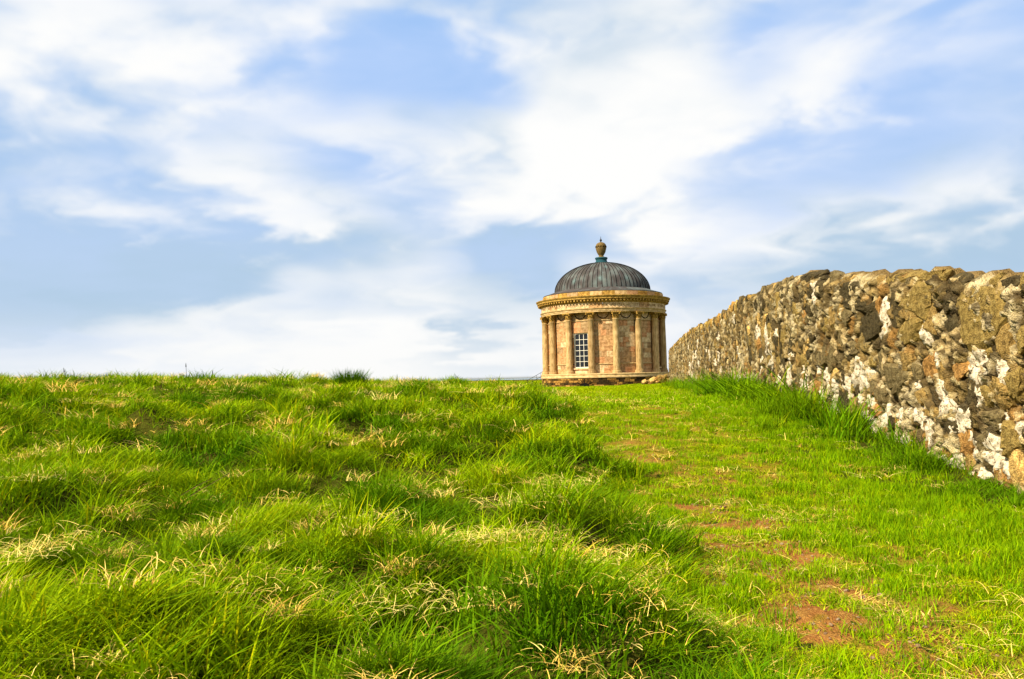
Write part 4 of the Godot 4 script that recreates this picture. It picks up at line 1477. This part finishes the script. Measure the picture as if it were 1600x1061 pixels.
# ---------------------------------------------------------------- plants one can point at
func build_single_plants() -> void:
	rng.seed = 515
	var tuss := [[-0.28, 9.33, 0.30, "dark green tussock on the slope below the horizon, left of the temple"], [0.29, 7.65, 0.20, "dark low tussock halfway up the slope in line with the temple's left side"], [-0.80, 9.86, 0.16, "small dark grass tuft left of the largest dark tussock"], [0.48, 6.46, 0.18, "dark tussock with straw on its crest beside the path's left edge"], [0.78, 6.79, 0.16, "dark tuft at the path's left edge, beyond the straw topped tussock"], [0.88, 5.37, 0.16, "grass tuft on the bank edge opposite the bare earth"]]
	for t in tuss:
		var st := begin(false)
		for i in 260:
			var a := rng.randf() * TAU
			var rr: float = t[2] * sqrt(rng.randf())
			var dir := (Vector2.from_angle(a) + Vector2(0.4, 0)).normalized()
			blade(st, Vector3(cos(a) * rr, -0.03, sin(a) * rr), dir, rng.randf_range(0.14, 0.30), rng.randf_range(0.2, 0.8), rng.randf_range(0.0, 0.3), 0.0045, Color(0.20, 0.36, 0.09).lerp(Color(0.36, 0.55, 0.10), rng.randf()), 3)
		var o := obj("grass_tussock", st.commit(), leaf_mat)
		o.position = Vector3(t[0], ground_h(t[0], t[1]) + 0.02, -t[1])
		tag(o, t[3], "tussock", "dark tussocks on the slope")
	# the bushy clump on the skyline
	var rush := thing("rush_clump", "dark bushy clump standing on the grassy skyline left of the temple", "rush clump", Vector3(-3.03, ground_h(-3.03, 15.0) + 0.17, -15.0))
	for k in 5:
		var st := begin(false)
		for i in 130:
			var a := rng.randf() * TAU
			var rr: float = 0.20 * sqrt(rng.randf())
			blade(st, Vector3(cos(a) * rr + [0.0, 0.12, -0.1, 0.05, -0.05][k], -0.05, sin(a) * rr), Vector2.from_angle(a), rng.randf_range(0.26, 0.45), rng.randf_range(0.05, 0.5), rng.randf_range(0.0, 0.2), 0.007, Color(0.10, 0.22, 0.09).lerp(Color(0.20, 0.36, 0.12), rng.randf()), 3)
		obj("stems", st.commit(), leaf_mat, rush)
	# straw heaps
	var heaps := [[-0.55, 4.0, 0.40, 130, "largest heap of long arching straw, at the bottom of the slope"], [-0.25, 5.08, 0.20, 110, "tangled straw heap on the lip of a step, above the largest heap"], [-2.70, 4.15, 0.36, 160, "matted straw patch in the bottom left corner"], [-4.16, 7.38, 0.24, 70, "pale straw wisp far left on the upper slope"], [-0.74, 6.69, 0.18, 60, "small straw wisp in the middle of the slope"], [0.0, 6.02, 0.24, 110, "scattered straw heap below the temple, left of the path"],
		[0.41, 6.47, 0.22, 90, "straw crest draped over the dark tussock by the path"], [-0.97, 5.72, 0.22, 70, "flat streak of straw on a lit step of the slope"], [0.18, 5.27, 0.24, 90, "straw strewn on the bank near the path's left edge"], [0.33, 4.50, 0.26, 100, "straw heap low on the bank beside the bare earth"], [-3.41, 5.81, 0.16, 50, "little straw wisp on the left slope"]]
	for h in heaps:
		var st := begin(false)
		for i in int(h[3] * 1.5):
			var a := rng.randf() * TAU
			var rr: float = h[2] * sqrt(rng.randf())
			straw(st, Vector3(cos(a) * rr * 1.3, rng.randf_range(0.0, 0.05), sin(a) * rr * 0.7), rng.randf_range(0.08, 0.26) * (1.3 if rng.randf() < 0.10 else 0.65), 0.0017, rng.randf() < 0.6)
		var o := obj("straw_heap", st.commit(), straw_mat)
		o.position = Vector3(h[0], ground_h(h[0], h[1]) + 0.10, -h[1])
		tag(o, h[4], "straw", "straw heaps on the slope")
	for k in 2:
		var st := begin(false)
		var q := Vector3(k * 0.09, 0.0, k * 0.05)
		tube(st, [q, q + Vector3(0.10, 0.06, -0.05), q + Vector3(0.20 + 0.06 * k, 0.11 + 0.04 * k, -0.1)], 0.005, 6, 0.003)
		var o := obj("dead_stalk", st.commit(), straw_mat)
		o.position = Vector3(-2.55, ground_h(-2.55, 6.2) + 0.14, -6.2)
		tag(o, ["shorter of two pale dead stalks lying on the left slope", "longer of two pale dead stalks lying on the left slope"][k], "stalk", "dead stalks on the left slope")
	# thin seed stalks against the sky
	var spots := [[-11.6, 21.0, 0.40, "second seed stalk from the photo's left edge on the grassy skyline"], [-9.1, 22.5, 0.46, "tallest seed stalk of the skyline, third from the left"], [-8.6, 23.0, 0.30, "short seed stalk just right of the tallest one on the skyline"], [-7.2, 24.0, 0.34, "middle seed stalk on the skyline, halfway between the tallest and the bushy clump"],
		[-6.4, 24.5, 0.36, "seed stalk on the skyline next left of the dark bushy clump"], [-12.4, 21.5, 0.32, "leftmost thin seed stalk against the sky"], [-5.0, 26.0, 0.38, "seed stalk on the skyline right beside the dark bushy clump"]]
	for s in spots:
		var st := begin(false)
		var lean := rng.randf_range(-0.12, 0.16)
		tube(st, [Vector3.ZERO, Vector3(lean * 0.4, s[2] * 0.6, 0), Vector3(lean, s[2], 0)], 0.006, 5)
		tube(st, [Vector3(lean, s[2] - 0.01, 0), Vector3(lean * 1.1, s[2] + 0.05, 0), Vector3(lean * 1.2, s[2] + 0.10, 0)], 0.016, 6, 0.003)
		var o := obj("seed_stalk", st.commit(), mat(Color(0.36, 0.33, 0.20), 0.9, 0.2))
		o.position = Vector3(s[0], ground_h(s[0], s[1]), -s[1])
		tag(o, s[3], "stalk", "seed stalks on the skyline")
	# rank weeds against the wall, one clump after another
	var weeds := [[4.30, 7.0, 0.15, "low rank weed clump by the wall's foot, nearest the right edge of the photo"], [4.32, 8.6, 0.26, "weed clump with broad arching leaves below the white cluster low on the wall"], [4.22, 11.0, 0.50, "tallest dark weed clump at the wall's foot, below the large white limewash patch"], [4.25, 12.6, 0.40, "dark weed clump against the wall just beyond the tallest one"],
		[4.62, 17.0, 0.45, "bushy weed mound where the wall begins to curve away"], [5.55, 23.5, 0.50, "farthest bushy weed mound against the wall, toward the temple"]]
	for wd in weeds:
		var t := thing("weed_clump", wd[3], "weeds", Vector3(wd[0], ground_h(wd[0], wd[1]), -wd[1]), "weeds at the foot of the wall")
		for part in 2:
			var st := begin(false)
			for i in (150 if part == 0 else 34):
				var a := rng.randf() * TAU
				var rr: float = wd[2] * 0.75 * sqrt(rng.randf())
				var root := Vector3(cos(a) * rr, -0.03, sin(a) * rr * 1.4)
				var c := Color(0.16, 0.34, 0.09).lerp(Color(0.40, 0.58, 0.11), rng.randf())
				if part == 0:
					blade(st, root, Vector2.from_angle(a), wd[2] * rng.randf_range(0.5, 1.25), rng.randf_range(0.15, 0.8), rng.randf_range(0.1, 0.45), 0.006, c, 4)
				else:
					blade(st, root, Vector2.from_angle(a), wd[2] * rng.randf_range(0.45, 0.9), rng.randf_range(0.3, 0.9), rng.randf_range(0.2, 0.5), 0.022, c.lerp(Color(0.30, 0.55, 0.12), 0.5), 5)
			var o := obj(["blades", "leaves"][part], st.commit(), leaf_mat, t)
			o.set_meta("kind", "stuff")
